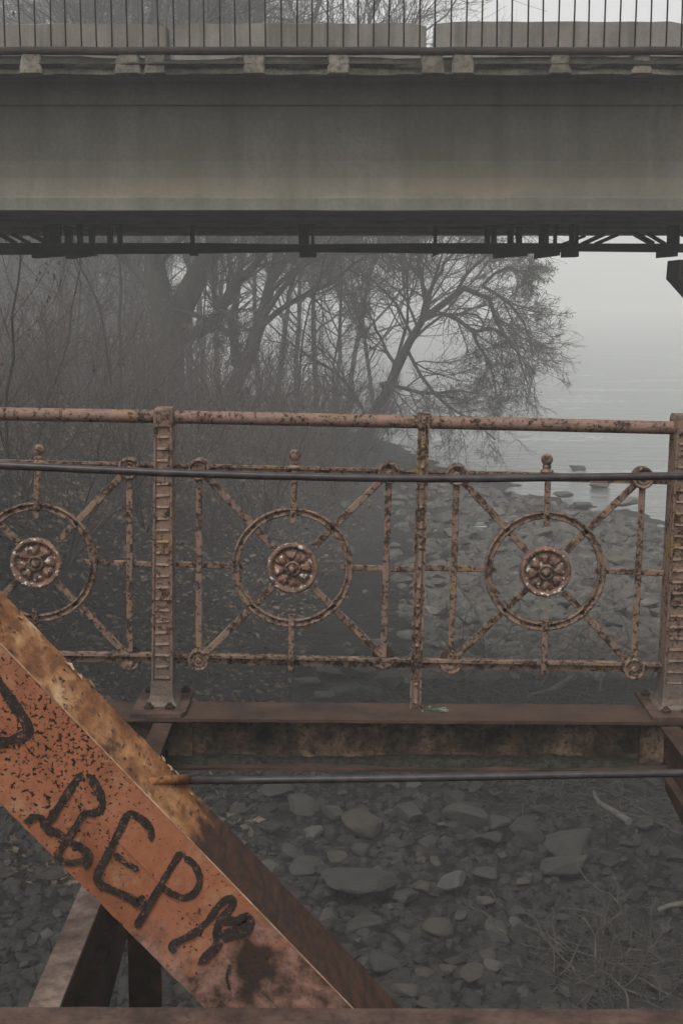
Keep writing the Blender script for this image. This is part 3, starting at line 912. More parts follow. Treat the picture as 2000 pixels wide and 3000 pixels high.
# dark hanger between floor beams
hg = empty('iron_hanger', PY(420, 2955, 3.7))
tag(hg, 'dark upright iron strut below the graffitied brace', 'strut')
a, b = PY(372, 2700, 3.7), PY(468, 2700, 3.7)
MB().box((a[0], 3.7, -1.2), (b[0] - 0.045, 3.712, a[2] + 0.12)).build('strut_leg', M['dark_iron'], hg)
MB().box((b[0] - 0.0448, 3.7, -1.2), (b[0] - 0.036, 3.79, a[2] + 0.12)).build('strut_rib', M['dark_iron'], hg)
MB().box((b[0] - 0.0358, 3.705, -1.2), (b[0], 3.717, a[2] + 0.12)).build('strut_leg', M['dark_iron'], hg)

# ------------------------------------------------------------------ truss brace with graffiti
YD = 2.86
YBK = 3.10
brace = empty('truss_brace', PY(700, 2955, YD))
tag(brace, 'orange painted iron truss brace with black spray paint lettering', 'brace')
u0, u1 = -900, 1150
low = lambda u: 2353 + 1.003 * u
seam = lambda u: 2104 + 1.04 * u
ridge = lambda u: 1883 + 1.0365 * u
def xz(u, v): p = PY(u, v, YD); return np.array([p[0], p[2]])
def strip(fa, fb, ua, ub, y0, y1, name, mat, n=90, ja=0.0, jb=0.0):
    m = MB(); vs = []; fs = []
    for i in range(n + 1):
        u = ua + (ub - ua) * i / n
        a = xz(u, fa(u)) + random.uniform(-ja, ja); b = xz(u, fb(u)) + random.uniform(-jb, jb)
        vs += [(a[0], y0, a[1]), (b[0], y0, b[1]), (b[0], y1, b[1]), (a[0], y1, a[1])]
    for i in range(n):
        for q in range(4):
            q2 = (q + 1) % 4
            fs.append((4 * i + q, 4 * i + q2, 4 * i + 4 + q2, 4 * i + 4 + q))
    fs += [(3, 2, 1, 0), (4 * n, 4 * n + 1, 4 * n + 2, 4 * n + 3)]
    return m.add(vs, fs).build(name, mat, brace)
strip(low, lambda u: seam(u) - 8, u0, u1, YD, YD + 0.012, 'face_plate', M['diag'], ja=0.0008)
strip(seam, ridge, u0, u1, YD - 0.003, YD - 0.0002, 'angle_leg', M['diag'], ja=0.0004, jb=0.0006)
# outstanding flange of the angle running back from the ridge
m = MB(); vs = []; fs = []; n = 120
for i in range(n + 1):
    u = u0 + (u1 + 80 - u0) * i / n
    a = xz(u, ridge(u)); dn = np.array([-0.69, -0.72]) * 0.012
    j = random.uniform(-1, 1) ** 3 * 0.004
    jz = random.uniform(-0.0012, 0.0012)
    vs += [(a[0], YD - 0.0028, a[1] + 0.0002), (a[0], YBK + j, a[1] + jz), (a[0] + dn[0], YBK + j, a[1] + dn[1]), (a[0] + dn[0], YD - 0.0001, a[1] + dn[1])]
for i in range(n):
    for q in range(4):
        q2 = (q + 1) % 4
        fs.append((4 * i + q, 4 * i + 4 + q, 4 * i + 4 + q2, 4 * i + q2))
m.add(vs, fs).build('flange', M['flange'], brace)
# thin bright worn edge of the angle
M['edge'] = m_beam('worn_bright_edge', (0.42, 0.27, 0.17), (0.62, 0.48, 0.34), (0.22, 0.10, 0.05), 0.5, 14)
m = MB()
P = [np.array([*xz(u, ridge(u))]) for u in np.linspace(u0, 1150, 60)]
m.tube([(p[0], YD - 0.0026, p[1]) for p in P], 0.0017, 6).build('worn_edge', M['edge'], brace)
# graffiti strokes
def m_spray():
    t = NT('black_spray_paint')
    n1, n2 = t.noise(55, 5, 0.65), t.noise(160, 4, 0.65)
    c = t.ramp(n1, [(0.35, (0.012, 0.010, 0.009)), (0.7, (0.032, 0.026, 0.022))])
    thin = t.ramp(t.math('ADD', t.math('MULTIPLY', n1, 0.45), t.math('MULTIPLY', n2, 0.55)), [(0.555, 0), (0.61, 0.9)])
    return t.out(t.mix(thin, c, (0.20, 0.08, 0.042)), 0.75, t.bump(n2, 0.5, 0.002))
M['spray'] = m_spray()
def C1(pts): return [(x * 0.7653, 2200 + y * 0.7653) for x, y in pts]
def C8(pts): return [(x * 0.5102, 1700 + y * 0.5102) for x, y in pts]
strokes = [
    (C8([(-60, 520), (0, 590), (60, 680), (120, 765), (158, 832), (160, 880), (100, 905), (0, 930), (-60, 935)]), 28),
    (C1([(308, 92), (250, 175), (185, 275)]), 24),
    (C1([(345, 100), (372, 140), (393, 190), (385, 225), (350, 240)]), 25),
    (C1([(350, 235), (318, 245), (280, 305), (240, 365), (215, 405)]), 18),
    (C1([(108, 272), (125, 252), (160, 258), (175, 290), (230, 318), (265, 345), (310, 368), (340, 400), (330, 440)]), 22),
    (C1([(215, 400), (250, 425), (290, 425), (325, 415)]), 17),
    (C1([(165, 255), (178, 300), (200, 315)]), 16),
    (C1([(580, 335), (575, 295), (535, 255), (492, 243), (460, 300), (420, 380), (385, 445), (372, 485), (392, 512), (450, 540), (500, 562), (530, 585), (545, 560)]), 22),
    (C1([(442, 395), (480, 425), (525, 452)]), 16),
    (C1([(690, 390), (640, 470), (590, 555), (525, 668)]), 20),
    (C1([(715, 410), (748, 440), (765, 490), (750, 535), (710, 560), (660, 545), (615, 515)]), 21),
    (C1([(662, 765), (665, 738), (735, 700), (795, 650), (840, 590), (880, 558)]), 21),
    (C1([(885, 560), (890, 590), (850, 640), (830, 690), (835, 735), (800, 775), (772, 805)]), 25),
    (C1([(845, 645), (900, 650), (945, 635), (950, 660), (920, 690), (880, 700), (850, 710)]), 34),
    (C1([(880, 820), (868, 865), (880, 910)]), 9),
]
def smooth_pts(p, n):
    p = np.array(p, float)
    t = np.concatenate([[0], np.cumsum(np.hypot(*np.diff(p, axis=0).T))])
    q = np.linspace(0, t[-1], n)
    # Catmull-Rom through chord-length parameters
    out = []
    for s_ in q:
        i = min(max(int(np.searchsorted(t, s_) - 1), 0), len(p) - 2)
        f = (s_ - t[i]) / (t[i + 1] - t[i])
        a, b, c, d = p[max(i - 1, 0)], p[i], p[i + 1], p[min(i + 2, len(p) - 1)]
        out.append(0.5 * ((2 * b) + (-a + c) * f + (2 * a - 5 * b + 4 * c - d) * f * f + (-a + 3 * b - 3 * c + d) * f ** 3))
    return np.array(out), t[-1]
for si, (pts, wd) in enumerate(strokes):
    pts = np.array(pts)
    L0 = np.sum(np.hypot(*np.diff(pts, axis=0).T))
    n = max(10, int(L0 / 3.0))
    q, L = smooth_pts(pts, n)
    tq = np.gradient(q, axis=0); tq /= np.hypot(tq[:, 0], tq[:, 1])[:, None]
    nq = np.stack([-tq[:, 1], tq[:, 0]], 1)
    q = np.concatenate([q[:1] - tq[:1] * wd * 0.35, q, q[-1:] + tq[-1:] * wd * 0.35]); nq = np.concatenate([nq[:1], nq, nq[-1:]])
    m = MB(); vs = []; fs = []
    yy = YD - 0.0042 - 0.00012 * si
    K = len(q)
    for i in range(K):
        e = min(i, K - 1 - i)
        f = min(1.0, 0.35 + 0.35 * e)
        h = wd / 2 * f * (0.78 + 0.44 * float(vnoise(i * 0.11, si * 3.7, 1.0, 40)))
        a = q[i] + nq[i] * (h + random.uniform(-1.6, 1.2)); b = q[i] - nq[i] * (h + random.uniform(-1.6, 1.2))
        A, B = xz(*a), xz(*b)
        vs += [(A[0], yy, A[1]), (B[0], yy, B[1]), (A[0], yy + 0.0010, A[1]), (B[0], yy + 0.0010, B[1])]
    for i in range(K - 1):
        o = 4 * i
        fs += [(o, o + 1, o + 5, o + 4), (o + 2, o + 6, o + 7, o + 3), (o, o + 4, o + 6, o + 2), (o + 1, o + 3, o + 7, o + 5)]
    m.add(vs, fs).build('graffiti_stroke', M['spray'], brace)
# peeling paint flakes on the flange
for (u, v, r_) in [(60, 1815, 14), (205, 1955, 20), (235, 1985, 15), (270, 2008, 16), (195, 2050, 10), (210, 2070, 9), (480, 2230, 13), (500, 2255, 16), (520, 2250, 12), (560, 2330, 8), (120, 1880, 10), (100, 1850, 9)]:
    f = 0.9
    w_ = np.clip((v - ridge(u)) / -160.0, 0.1, 0.97)
    # point on flange: same xz line, depth between YD and YBK
    best = None
    for Y in np.linspace(YD, YBK, 60):
        p = PY(u, v, Y)
        # height of flange surface at that x
        uu = 1000 + p[0] / px(YD, 2200) 
        a, b = xz(-900, ridge(-900)), xz(1150, ridge(1150))
        zl = a[1] + (b[1] - a[1]) * (p[0] - a[0]) / (b[0] - a[0])
        e = abs(p[2] - zl)
        if best is None or e < best[0]: best = (e, p, zl)
    p = best[1].copy(); p[2] = best[2] + 0.002
    m = MB(); vs = [p + (0, 0, 0.003)]
    kk = 9
    for k in range(kk):
        a_ = 2 * math.pi * k / kk
        rr = r_ * px(YD) * random.uniform(0.5, 1.2)
        dx = rr * math.cos(a_) * 0.75
        vs.append(p + np.array([dx, rr * math.sin(a_), -dx * 1.04 + random.uniform(0, 0.006)]))
    m.add(vs, [(0, 1 + k, 1 + (k + 1) % kk) for k in range(kk)]).build('paint_flake', M['edge'], brace)

# bottom chord in front of the brace
zc = PY(1000, 2955, 2.835)[2]
chord = empty('truss_chord', (0, 2.7, zc - 0.2))
tag(chord, 'brown iron chord along the bottom edge of the picture', 'beam')
m = MB(); vs = []; fs = []; n = 90
for i in range(n + 1):
    x = -4 + 8 * i / n; j = random.uniform(-0.0012, 0.0012); t_ = -0.004 * x
    vs += [(x, 2.50, zc + t_), (x, 2.835, zc + j + t_), (x, 2.835, zc - 0.016 + t_), (x, 2.50, zc - 0.016 + t_)]
for i in range(n):
    for q in range(4):
        q2 = (q + 1) % 4
        fs.append((4 * i + q, 4 * i + 4 + q, 4 * i + 4 + q2, 4 * i + q2))
m.add(vs, fs).build('top_plate', M['chord'], chord)
MB().box((-4, 2.81, zc - 0.34), (4, 2.822, zc - 0.02)).build('web', M['dark_iron'], chord)
# deck the photograph is taken from
dk = MB()
for k in range(17):
    dk.box((-5, -2.6 + k * 0.295, -0.06), (5, -2.6 + k * 0.295 + 0.285, -0.005 + random.uniform(-0.004, 0.004)))
tag(dk.build('footbridge_deck', M['dark_iron']), kind='structure')
def rods(name, pts, rpx, Y, label):
    o = MB().tube([PY(u, v, Y) + np.array([0, 0, 0]) for u, v in pts], rpx * px(Y), 12)
    root = empty(name, PY(1000, pts[len(pts) // 2][1], Y))
    tag(root, label, 'rod', 'guard rods across the walkway')
    o.build('rod', M['rod'], root)
    return root
rods('guard_rod', [(-700, 1322), (-300, 1347), (0, 1363), (240, 1374), (480, 1385), (740, 1393), (1000, 1399), (1240, 1402), (1400, 1402), (1600, 1399), (2000, 1394), (2700, 1388)], 11.6, 3.08, 'dark iron guard rod crossing in front of the ring railing')
g2 = rods('guard_rod', [(548, 2288), (800, 2286), (1100, 2282), (1400, 2277), (1700, 2271), (2000, 2266), (2700, 2256)], 11.5, 3.10, 'dark iron guard rod starting at the orange brace below the edge beam')
# its end lies across the flange
endp = [PY(438, 2297, 2.93), PY(490, 2291, 3.01), PY(549, 2288, 3.10)]
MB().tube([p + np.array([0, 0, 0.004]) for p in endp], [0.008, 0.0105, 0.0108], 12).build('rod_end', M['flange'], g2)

# ------------------------------------------------------------------ rocks on the riverbed
def m_rock(name='river_rock'):
    t = NT(name)
    r = t.rand()
    n1, n2 = t.noise(3, 5, 0.6), t.noise(26, 5, 0.65)
    base = t.ramp(r, [(0.0, (0.045, 0.044, 0.039)), (0.45, (0.095, 0.091, 0.080)), (0.8, (0.12, 0.098, 0.075)), (1.0, (0.19, 0.182, 0.165))])
    c = t.mix(t.ramp(n1, [(0.4, 0), (0.7, 0.6)]), base, (0.05, 0.047, 0.038))
    c = t.mix(t.ramp(n2, [(0.45, 0), (0.7, 0.5)]), c, (0.15, 0.145, 0.13))
    return t.out(c, 0.75, t.bump(t.math('ADD', n2, n1), 0.6, 0.02))
M['rock'] = m_rock()
M['shore_rock'] = m_rock('shore_rock')
import bmesh
def rock_mesh(seed, sub=3, flat_=0.6, mat='rock'):
    r = np.random.default_rng(seed)
    bm = bmesh.new(); bmesh.ops.create_icosphere(bm, subdivisions=sub, radius=1.0)
    V = np.array([v.co for v in bm.verts])
    for _ in range(15):
        n_ = r.normal(size=3); n_ /= np.linalg.norm(n_)
        d = r.uniform(0.45, 0.8)
        s_ = V @ n_
        V -= np.clip(s_ - d, 0, None)[:, None] * n_ * 0.985
    f = r.normal(size=(3, 3))
    V += 0.025 * np.sin(V @ f * 2.6) + 0.006 * np.sin(V @ (f * 9.0))
    V *= np.array([1.0, r.uniform(0.6, 0.85), flat_ * r.uniform(0.7, 1.1)])
    for v, c in zip(bm.verts, V): v.co = c
    me = bpy.data.meshes.new('rock'); bm.to_mesh(me); bm.free()
    if seed % 2: me.polygons.foreach_set('use_smooth', np.ones(len(me.polygons), bool))
    me.materials.append(M[mat])
    return me
RM = [rock_mesh(100 + i, 3, 0.62 if i % 3 else 0.38) for i in range(14)]
RS = rock_mesh(300, 3, 0.26)
RB = [rock_mesh(400 + i, 3, 0.5, 'shore_rock') for i in range(9)]
placed = []
def rock(u, v, wpx, hpx=None, me=None, rz=None, sink=0.35):
    P = hit(u, v)
    if P[2] < ZR: P = PZ(u, v, ZR)
    dist = np.linalg.norm(P - np.array([0, 0, CAMZ]))
    a = wpx * dist / F / 2 * 1.25
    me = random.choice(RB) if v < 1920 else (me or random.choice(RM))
    o = bpy.data.objects.new('rock', me)
    s_ = 1.0
    if hpx:
        dn = -ray(u, v)[2] / np.linalg.norm(ray(u, v))
        hv = hpx * dist / F / 2 * 1.1
        s_ = np.clip(hv / (a * (0.45 + 0.55 * dn) * 0.62), 0.55, 1.5)
    o.scale = (a, a * s_, a * random.uniform(0.75, 1.0) * min(1.1, s_))
    k_ = 0.06 if v < 1560 else 0.28
    o.rotation_euler = (random.uniform(-k_, k_), random.uniform(-k_, k_), rz if rz is not None else random.uniform(-0.5, 0.5) + random.choice([0, math.pi]))
    z = max(float(zfun(P[0], P[1])), ZR - 0.06)
    o.location = (P[0], P[1], z + a * 0.5 * (1 - sink))
    link(o, ground)
    placed.append((u, v, wpx))
big = [(1052, 2617, 214, 126), (1070, 2446, 125, 62), (1363, 2408, 118, 70), (1542, 2453, 108, 58), (1456, 2421, 75, 60), (1663, 2504, 175, 80), (1446, 2475, 95, 40), (1657, 2568, 165, 60), (1325, 2600, 105, 75), (1415, 2577, 80, 50), (1190, 2644, 85, 100), (1236, 2609, 65, 50), (1293, 2743, 95, 80), (1453, 2735, 85, 42), (1459, 2772, 90, 50), (1064, 2734, 105, 62), (1115, 2842, 115, 75), (1191, 2918, 75, 60), (1383, 2874, 95, 78), (1530, 2925, 48, 62), (1491, 2880, 52, 32), (1261, 2957, 85, 42), (1351, 2695, 52, 48), (1469, 2510, 34, 24), (1198, 2389, 75, 72), (1574, 2383, 65, 62), (880, 2380, 90, 60), (820, 2330, 100, 70), (920, 2450, 60, 50), (980, 2390, 60, 55), (900, 2560, 90, 55), (850, 2500, 60, 45), (790, 2440, 80, 60), (960, 2700, 60, 40), (1010, 2800, 70, 50), (1180, 2760, 60, 50), (1060, 2500, 70, 40), (1140, 2530, 60, 40), (1260, 2480, 60, 40), (1240, 2860, 55, 60), (1300, 2930, 40, 50), (1640, 2700, 50, 30), (1420, 2650, 60, 40),
       (1588, 1578, 92, 32), (1655, 1567, 84, 36), (1762, 1427, 76, 36), (1704, 1492, 62, 30), (1771, 1538, 64, 32), (1650, 1460, 60, 18), (1690, 1375, 50, 14), (1830, 1490, 90, 22), (1780, 1732, 70, 36), (1378, 1831, 78, 42), (1610, 1891, 62, 56), (1673, 1855, 105, 44), (1798, 1810, 84, 36), (1793, 1842, 95, 46), (1539, 1770, 74, 38), (1262, 1800, 62, 70), (1700, 1650, 70, 30), (1820, 1660, 80, 30), (1750, 1690, 70, 28), (1850, 1740, 70, 30), (1720, 1610, 60, 25), (1830, 1610, 70, 22), (1660, 1700, 60, 30), (1640, 1780, 70, 32), (1870, 1860, 70, 34), (1450, 1790, 70, 34), (1350, 1760, 60, 40), (1280, 1720, 50, 30), (1560, 1700, 55, 28), (1480, 1850, 60, 30), (1410, 1900, 60, 28), (1750, 1900, 60, 30), (1890, 1780, 60, 30), (1900, 1700, 60, 25),
       (1050, 1975, 100, 50), (1130, 2010, 90, 44), (1010, 2035, 90, 40), (1090, 2050, 80, 36), (1170, 1960, 70, 36), (960, 1985, 90, 44), (900, 2010, 80, 40), (880, 1960, 60, 40), (1240, 1930, 70, 34), (1030, 1920, 60, 30), (950, 2045, 60, 30), (1380, 1960, 60, 30)]
for i, b in enumerate(big):
    me = RS if (b[2] > 180 or (i > len(big) - 13 and i % 2)) else None
    rock(*b, me=me)
while len(placed) < 296:
    u, v = random.uniform(-20, 2020), random.uniform(1440, 3000)
    if v < 2150: u = random.uniform(1230, 2000)
    if 1980 < v < 2250: continue
    if u < 560 and random.random() < 0.5: continue
    if u > 1560 and v > 2560 and random.random() < 0.85: continue
    if v < 1560 and u > 1500: continue
    wd = random.choice([random.uniform(26, 44), random.uniform(40, 78)]) if v > 2200 else random.uniform(20, 60)
    if any((u - a) ** 2 + ((v - b) * 1.5) ** 2 < (0.42 * (wd + c)) ** 2 for a, b, c in placed): continue
    rock(u, v, wd, wd * random.uniform(0.5, 0.8))

# pebbles: uncountable
def scatter(n, urange, vrange, keep=None):
    U = rng.uniform(*urange, n); W = rng.uniform(*vrange, n)
    if keep is not None:
        k = keep(U, W); U, W = U[k], W[k]
    A, B = (U - 1000) / F, -(W - 1500) / F
    d = np.stack([A, cp + B * sp_, -sp_ + B * cp], 1)
    t = (ZR + 0.35 - CAMZ) / d[:, 2]
    for _ in range(5):
        t = (zfun(d[:, 0] * t, d[:, 1] * t) - CAMZ) / d[:, 2] * 0.7 + t * 0.3
    return d[:, :2] * t[:, None]
def blobs(XY, smin, smax, name, mat, flatk=0.6, sizes=None):
    ph = (1 + 5 ** 0.5) / 2
    ico = np.array([(-1, ph, 0), (1, ph, 0), (-1, -ph, 0), (1, -ph, 0), (0, -1, ph), (0, 1, ph), (0, -1, -ph), (0, 1, -ph), (ph, 0, -1), (ph, 0, 1), (-ph, 0, -1), (-ph, 0, 1)]) / 1.9
    tri = np.array([(0, 11, 5), (0, 5, 1), (0, 1, 7), (0, 7, 10), (0, 10, 11), (1, 5, 9), (5, 11, 4), (11, 10, 2), (10, 7, 6), (7, 1, 8), (3, 9, 4), (3, 4, 2), (3, 2, 6), (3, 6, 8), (3, 8, 9), (4, 9, 5), (2, 4, 11), (6, 2, 10), (8, 6, 7), (9, 8, 1)])
    n = len(XY)
    s_ = (smin + (smax - smin) * rng.random(n) ** 3) if sizes is None else sizes
    a = rng.uniform(0, 6.28, n)
    P = ico[None] * (1 + rng.uniform(-0.28, 0.28, (n, 12, 1)))
    P = P * np.stack([np.ones(n), rng.uniform(0.55, 0.9, n), rng.uniform(0.35, 0.8, n) * flatk / 0.6], -1)[:, None, :] * s_[:, None, None]
    c, s2 = np.cos(a)[:, None], np.sin(a)[:, None]
    X = P[..., 0] * c - P[..., 1] * s2; Y = P[..., 0] * s2 + P[..., 1] * c
    z = zfun(XY[:, 0], XY[:, 1])
    V = np.stack([X + XY[:, 0:1], Y + XY[:, 1:2], P[..., 2] + z[:, None] + s_[:, None] * 0.08], -1).reshape(-1, 3)
    Q = (tri[None] + (np.arange(n) * 12)[:, None, None]).reshape(-1, 3)
    o = np_obj(name, V, Q, mat, None, False)
    return o
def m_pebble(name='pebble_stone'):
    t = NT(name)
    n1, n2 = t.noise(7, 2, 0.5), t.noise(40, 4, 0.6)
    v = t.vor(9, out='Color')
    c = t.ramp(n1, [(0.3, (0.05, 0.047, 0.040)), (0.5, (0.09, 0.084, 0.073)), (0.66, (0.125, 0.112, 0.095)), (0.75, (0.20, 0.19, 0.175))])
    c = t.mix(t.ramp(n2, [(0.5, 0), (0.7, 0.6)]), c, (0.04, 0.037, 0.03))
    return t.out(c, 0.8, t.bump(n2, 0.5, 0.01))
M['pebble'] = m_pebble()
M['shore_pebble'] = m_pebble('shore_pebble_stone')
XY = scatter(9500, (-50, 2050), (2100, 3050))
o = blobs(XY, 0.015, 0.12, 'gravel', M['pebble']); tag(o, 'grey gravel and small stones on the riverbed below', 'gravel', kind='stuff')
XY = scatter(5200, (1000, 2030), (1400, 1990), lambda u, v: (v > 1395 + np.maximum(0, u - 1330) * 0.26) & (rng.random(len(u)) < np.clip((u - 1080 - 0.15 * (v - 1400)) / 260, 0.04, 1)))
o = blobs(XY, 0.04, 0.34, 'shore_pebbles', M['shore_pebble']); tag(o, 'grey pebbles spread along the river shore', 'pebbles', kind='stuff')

# puddle on the shore
c = hit(1372, 1540)
m = MB(); vs = [(c[0], c[1], 0)]
for k in range(20):
    a = 2 * math.pi * k / 20
    vs.append((c[0] + 0.42 * math.cos(a) * random.uniform(0.8, 1.1), c[1] + 0.95 * math.sin(a) * random.uniform(0.8, 1.1), 0))
zz = max(float(zfun(x, y)) for x, y, _ in vs) - 0.03
vs = [(x, y, zz) for x, y, _ in vs]
tag(m.add(vs, [(0, 1 + k, 1 + (k + 1) % 20) for k in range(20)]).build('puddle_water', M['water']), kind='structure')

# ------------------------------------------------------------------ branches
def unit(a): return a / np.maximum(np.linalg.norm(a, axis=-1, keepdims=True), 1e-9)
def tubes_np(groups):
    "groups of (P (m,n,3), R (m,n), sides) -> vertices, quads"
    VV, QQ, off = [], [], 0
    for P, Rr, k in groups:
        if len(P) == 0: continue
        m, n, _ = P.shape
        T = np.gradient(P, axis=1); T = unit(T)
        ref = np.array([0.36, 0.48, 0.8])
        a = unit(np.cross(np.broadcast_to(ref, T.shape), T)); b = np.cross(T, a)
        an = 2 * math.pi * np.arange(k) / k
        ringv = P[:, :, None, :] + Rr[:, :, None, None] * (np.cos(an)[None, None, :, None] * a[:, :, None, :] + np.sin(an)[None, None, :, None] * b[:, :, None, :])
        VV.append(ringv.reshape(-1, 3))
        base = (np.arange(m) * n * k)[:, None, None] + (np.arange(n - 1) * k)[None, :, None]
        q = np.arange(k)[None, None, :]; q2 = (np.arange(k) + 1) % k
        f = np.stack([base + q, base + q2[None, None, :], base + k + q2[None, None, :], base + k + q], -1).reshape(-1, 4)
        QQ.append(f + off); off += m * n * k
    return np.concatenate(VV), np.concatenate(QQ)
def grow(P, Rr, nchild, lens, ang, n2, wig, trop, tmin=0.2, rk=0.6, rmin=0.004, r_=rng, taper=0.25):
    m, n, _ = P.shape
    t = tmin + (1 - tmin) * r_.random((m, nchild))
    f = t * (n - 1); i = np.minimum(f.astype(int), n - 2); fr = f - i
    ar = np.arange(m)[:, None]
    S0 = P[ar, i] * (1 - fr[..., None]) + P[ar, i + 1] * fr[..., None]
    T0 = unit(P[ar, i + 1] - P[ar, i])
    r0 = (Rr[ar, i] * (1 - fr) + Rr[ar, i + 1] * fr)
    S0 = S0.reshape(-1, 3); T0 = T0.reshape(-1, 3); r0 = r0.reshape(-1)
    k = len(S0)
    pl = np.repeat(np.linalg.norm(np.diff(P, axis=1), axis=2).sum(1), nchild)
    L = pl * r_.uniform(*lens, k) * (1.25 - 0.6 * t.reshape(-1))
    pr = unit(np.cross(T0, r_.normal(size=(k, 3))))
    A = r_.uniform(*ang, k)[:, None]
    d = unit(T0 * np.cos(A) + pr * np.sin(A))
    pts = [S0]
    step = (L / (n2 - 1))[:, None]
    for q in range(n2 - 1):
        d = unit(d + r_.normal(size=(k, 3)) * wig + np.array([0, 0, 1.0]) * (trop[0] + (trop[1] - trop[0]) * q / n2))
        pts.append(pts[-1] + d * step)
    P2 = np.stack(pts, 1)
    ra = np.maximum(r0 * rk, rmin)
    R2 = ra[:, None] * np.linspace(1, taper, n2)[None, :]
    R2 = np.maximum(R2, rmin * 0.6)
    return P2, R2
def resample(poly, rad, n):
    p = np.array(poly, float)
    t = np.concatenate([[0], np.cumsum(np.linalg.norm(np.diff(p, axis=0), axis=1))]); t /= t[-1]
    q = np.linspace(0, 1, n)
    out, _ = None, None
    # smooth by Catmull-Rom
    res = []
    for s_ in q:
        i = min(max(int(np.searchsorted(t, s_) - 1), 0), len(p) - 2)
        f = (s_ - t[i]) / (t[i + 1] - t[i])
        a, b, c, d = p[max(i - 1, 0)], p[i], p[i + 1], p[min(i + 2, len(p) - 1)]
        res.append(0.5 * ((2 * b) + (-a + c) * f + (2 * a - 5 * b + 4 * c - d) * f * f + (-a + 3 * b - 3 * c + d) * f ** 3))
    return np.array(res), np.interp(q, t, rad)

def m_bark(name, a, b, green=0.0):
    t = NT(name)
    n1, n2 = t.noise(2.2, 5, 0.65), t.noise(9, 4, 0.6, t.mapping((1, 1, 0.25)))
    c = t.ramp(n2, [(0.35, a), (0.7, b)])
    if green: c = t.mix(t.ramp(n1, [(0.45, 0), (0.65, green)]), c, (0.07, 0.075, 0.03))
    return t.out(c, 0.9, t.bump(n2, 0.9, 0.04))
M['bark'] = m_bark('dark_bark', (0.012, 0.011, 0.009), (0.034, 0.031, 0.026), 0.3)
M['twig'] = m_bark('twig_bark', (0.028, 0.024, 0.020), (0.06, 0.052, 0.043))
M['red_twig'] = m_bark('reddish_twig_bark', (0.045, 0.028, 0.024), (0.085, 0.052, 0.043))
def m_leaf(name, a, b):
    t = NT(name)
    c = t.ramp(t.noise(5, 2), [(0.35, a), (0.65, b)])
    return t.out(c, 0.7)
M['leaf'] = m_leaf('willow_leaf', (0.085, 0.08, 0.03), (0.16, 0.14, 0.06))
M['catkin'] = m_leaf('brown_catkin', (0.03, 0.022, 0.016), (0.06, 0.045, 0.03))
M['litter'] = m_leaf('fallen_leaf', (0.035, 0.026, 0.018), (0.10, 0.075, 0.05))
M['drift'] = m_bark('driftwood', (0.06, 0.055, 0.048), (0.12, 0.11, 0.097))
M['root'] = m_bark('dry_roots', (0.035, 0.031, 0.026), (0.10, 0.09, 0.075))

def leaves_np(P, n, size, r_, droop=0.8, wk=0.28):
    m, k, _ = P.shape
    a = r_.integers(0, m, n); f = r_.uniform(0.3, 1, n) * (k - 1); i = np.minimum(f.astype(int), k - 2); fr = (f - i)[:, None]
    c = P[a, i] * (1 - fr) + P[a, i + 1] * fr
    d = unit(r_.normal(size=(n, 3)) + np.array([0, 0, -droop * 2]))
    s_ = unit(np.cross(d, r_.normal(size=(n, 3))))
    L = (size * r_.uniform(0.6, 1.3, n))[:, None]
    V = np.stack([c, c + d * L * 0.5 + s_ * L * wk, c + d * L, c + d * L * 0.5 - s_ * L * wk], 1).reshape(-1, 3)
    return V, np.arange(4 * n).reshape(-1, 4)

def tree(name, label, limbs, base, levels, seed, leaf=None, group=None, mats=('bark', 'twig'), cat='tree'):
    """limbs: list of (polyline world, radii); levels: list of dicts for grow()"""
    r_ = np.random.default_rng(seed)
    root = empty(name, tuple(base)); tag(root, label, cat, group)
    n = 12
    P, Rr = zip(*[resample(p, r, n) for p, r in limbs])
    P, Rr = np.stack(P), np.stack(Rr)
    tw = r_.normal(size=P.shape) * 0.02 * np.linalg.norm(P[:, -1] - P[:, 0], axis=1)[:, None, None] * np.linspace(0, 1, n)[None, :, None] * 0.6
    P = P + tw
    V, Q = tubes_np([(P, Rr, 10)])
    np_obj('trunk', V, Q, M[mats[0]], root)
    groups = []; cur = (P, Rr); last = None
    src_all = [cur]
    for li, lv in enumerate(levels):
        lv = dict(lv); also = lv.pop('also', False); sides = lv.pop('sides', 3)
        P2, R2 = grow(cur[0], cur[1], r_=r_, **lv)
        groups.append((P2, R2, sides)); last = P2
        cur = (P2, R2)
    V, Q = tubes_np(groups)
    o = np_obj('crown', V, Q, M[mats[1]], root)
    if leaf:
        V, Q = leaves_np(last, leaf[0], leaf[1], r_, leaf[2])
        np_obj('leaves', V, Q, M[leaf[3]], o if False else root, False)
    return root
def px_limb(pts, Y, r0, r1, dy=0.0):
    n = len(pts)
    P = [PY(u, v, Y + dy * i / max(1, n - 1)) for i, (u, v) in enumerate(pts)]
    return P, np.linspace(r0, r1, n) * px(Y)
LV = lambda c1, c2, c3, wig=0.16, up=(0.05, 0.02), L=((0.35, 0.6), (0.35, 0.6), (0.35, 0.65)), rm=(0.020, 0.013, 0.010): [
    dict(nchild=c1, lens=L[0], ang=(0.5, 1.15), n2=8, wig=wig, trop=up, tmin=0.22, rk=0.5, rmin=rm[0], sides=5),
    dict(nchild=c2, lens=L[1], ang=(0.4, 1.0), n2=6, wig=wig * 1.1, trop=up, tmin=0.12, rk=0.55, rmin=rm[1], sides=4),
    dict(nchild=c3, lens=L[2], ang=(0.35, 0.9), n2=5, wig=wig * 1.2, trop=(up[0], up[1]), tmin=0.1, rk=0.6, rmin=rm[2], sides=3)]
def groundbase(u, Y):
    x = PY(u, 1250, Y)[0]; z = float(zfun(x, Y)); return np.array([x, Y, z - 0.15])

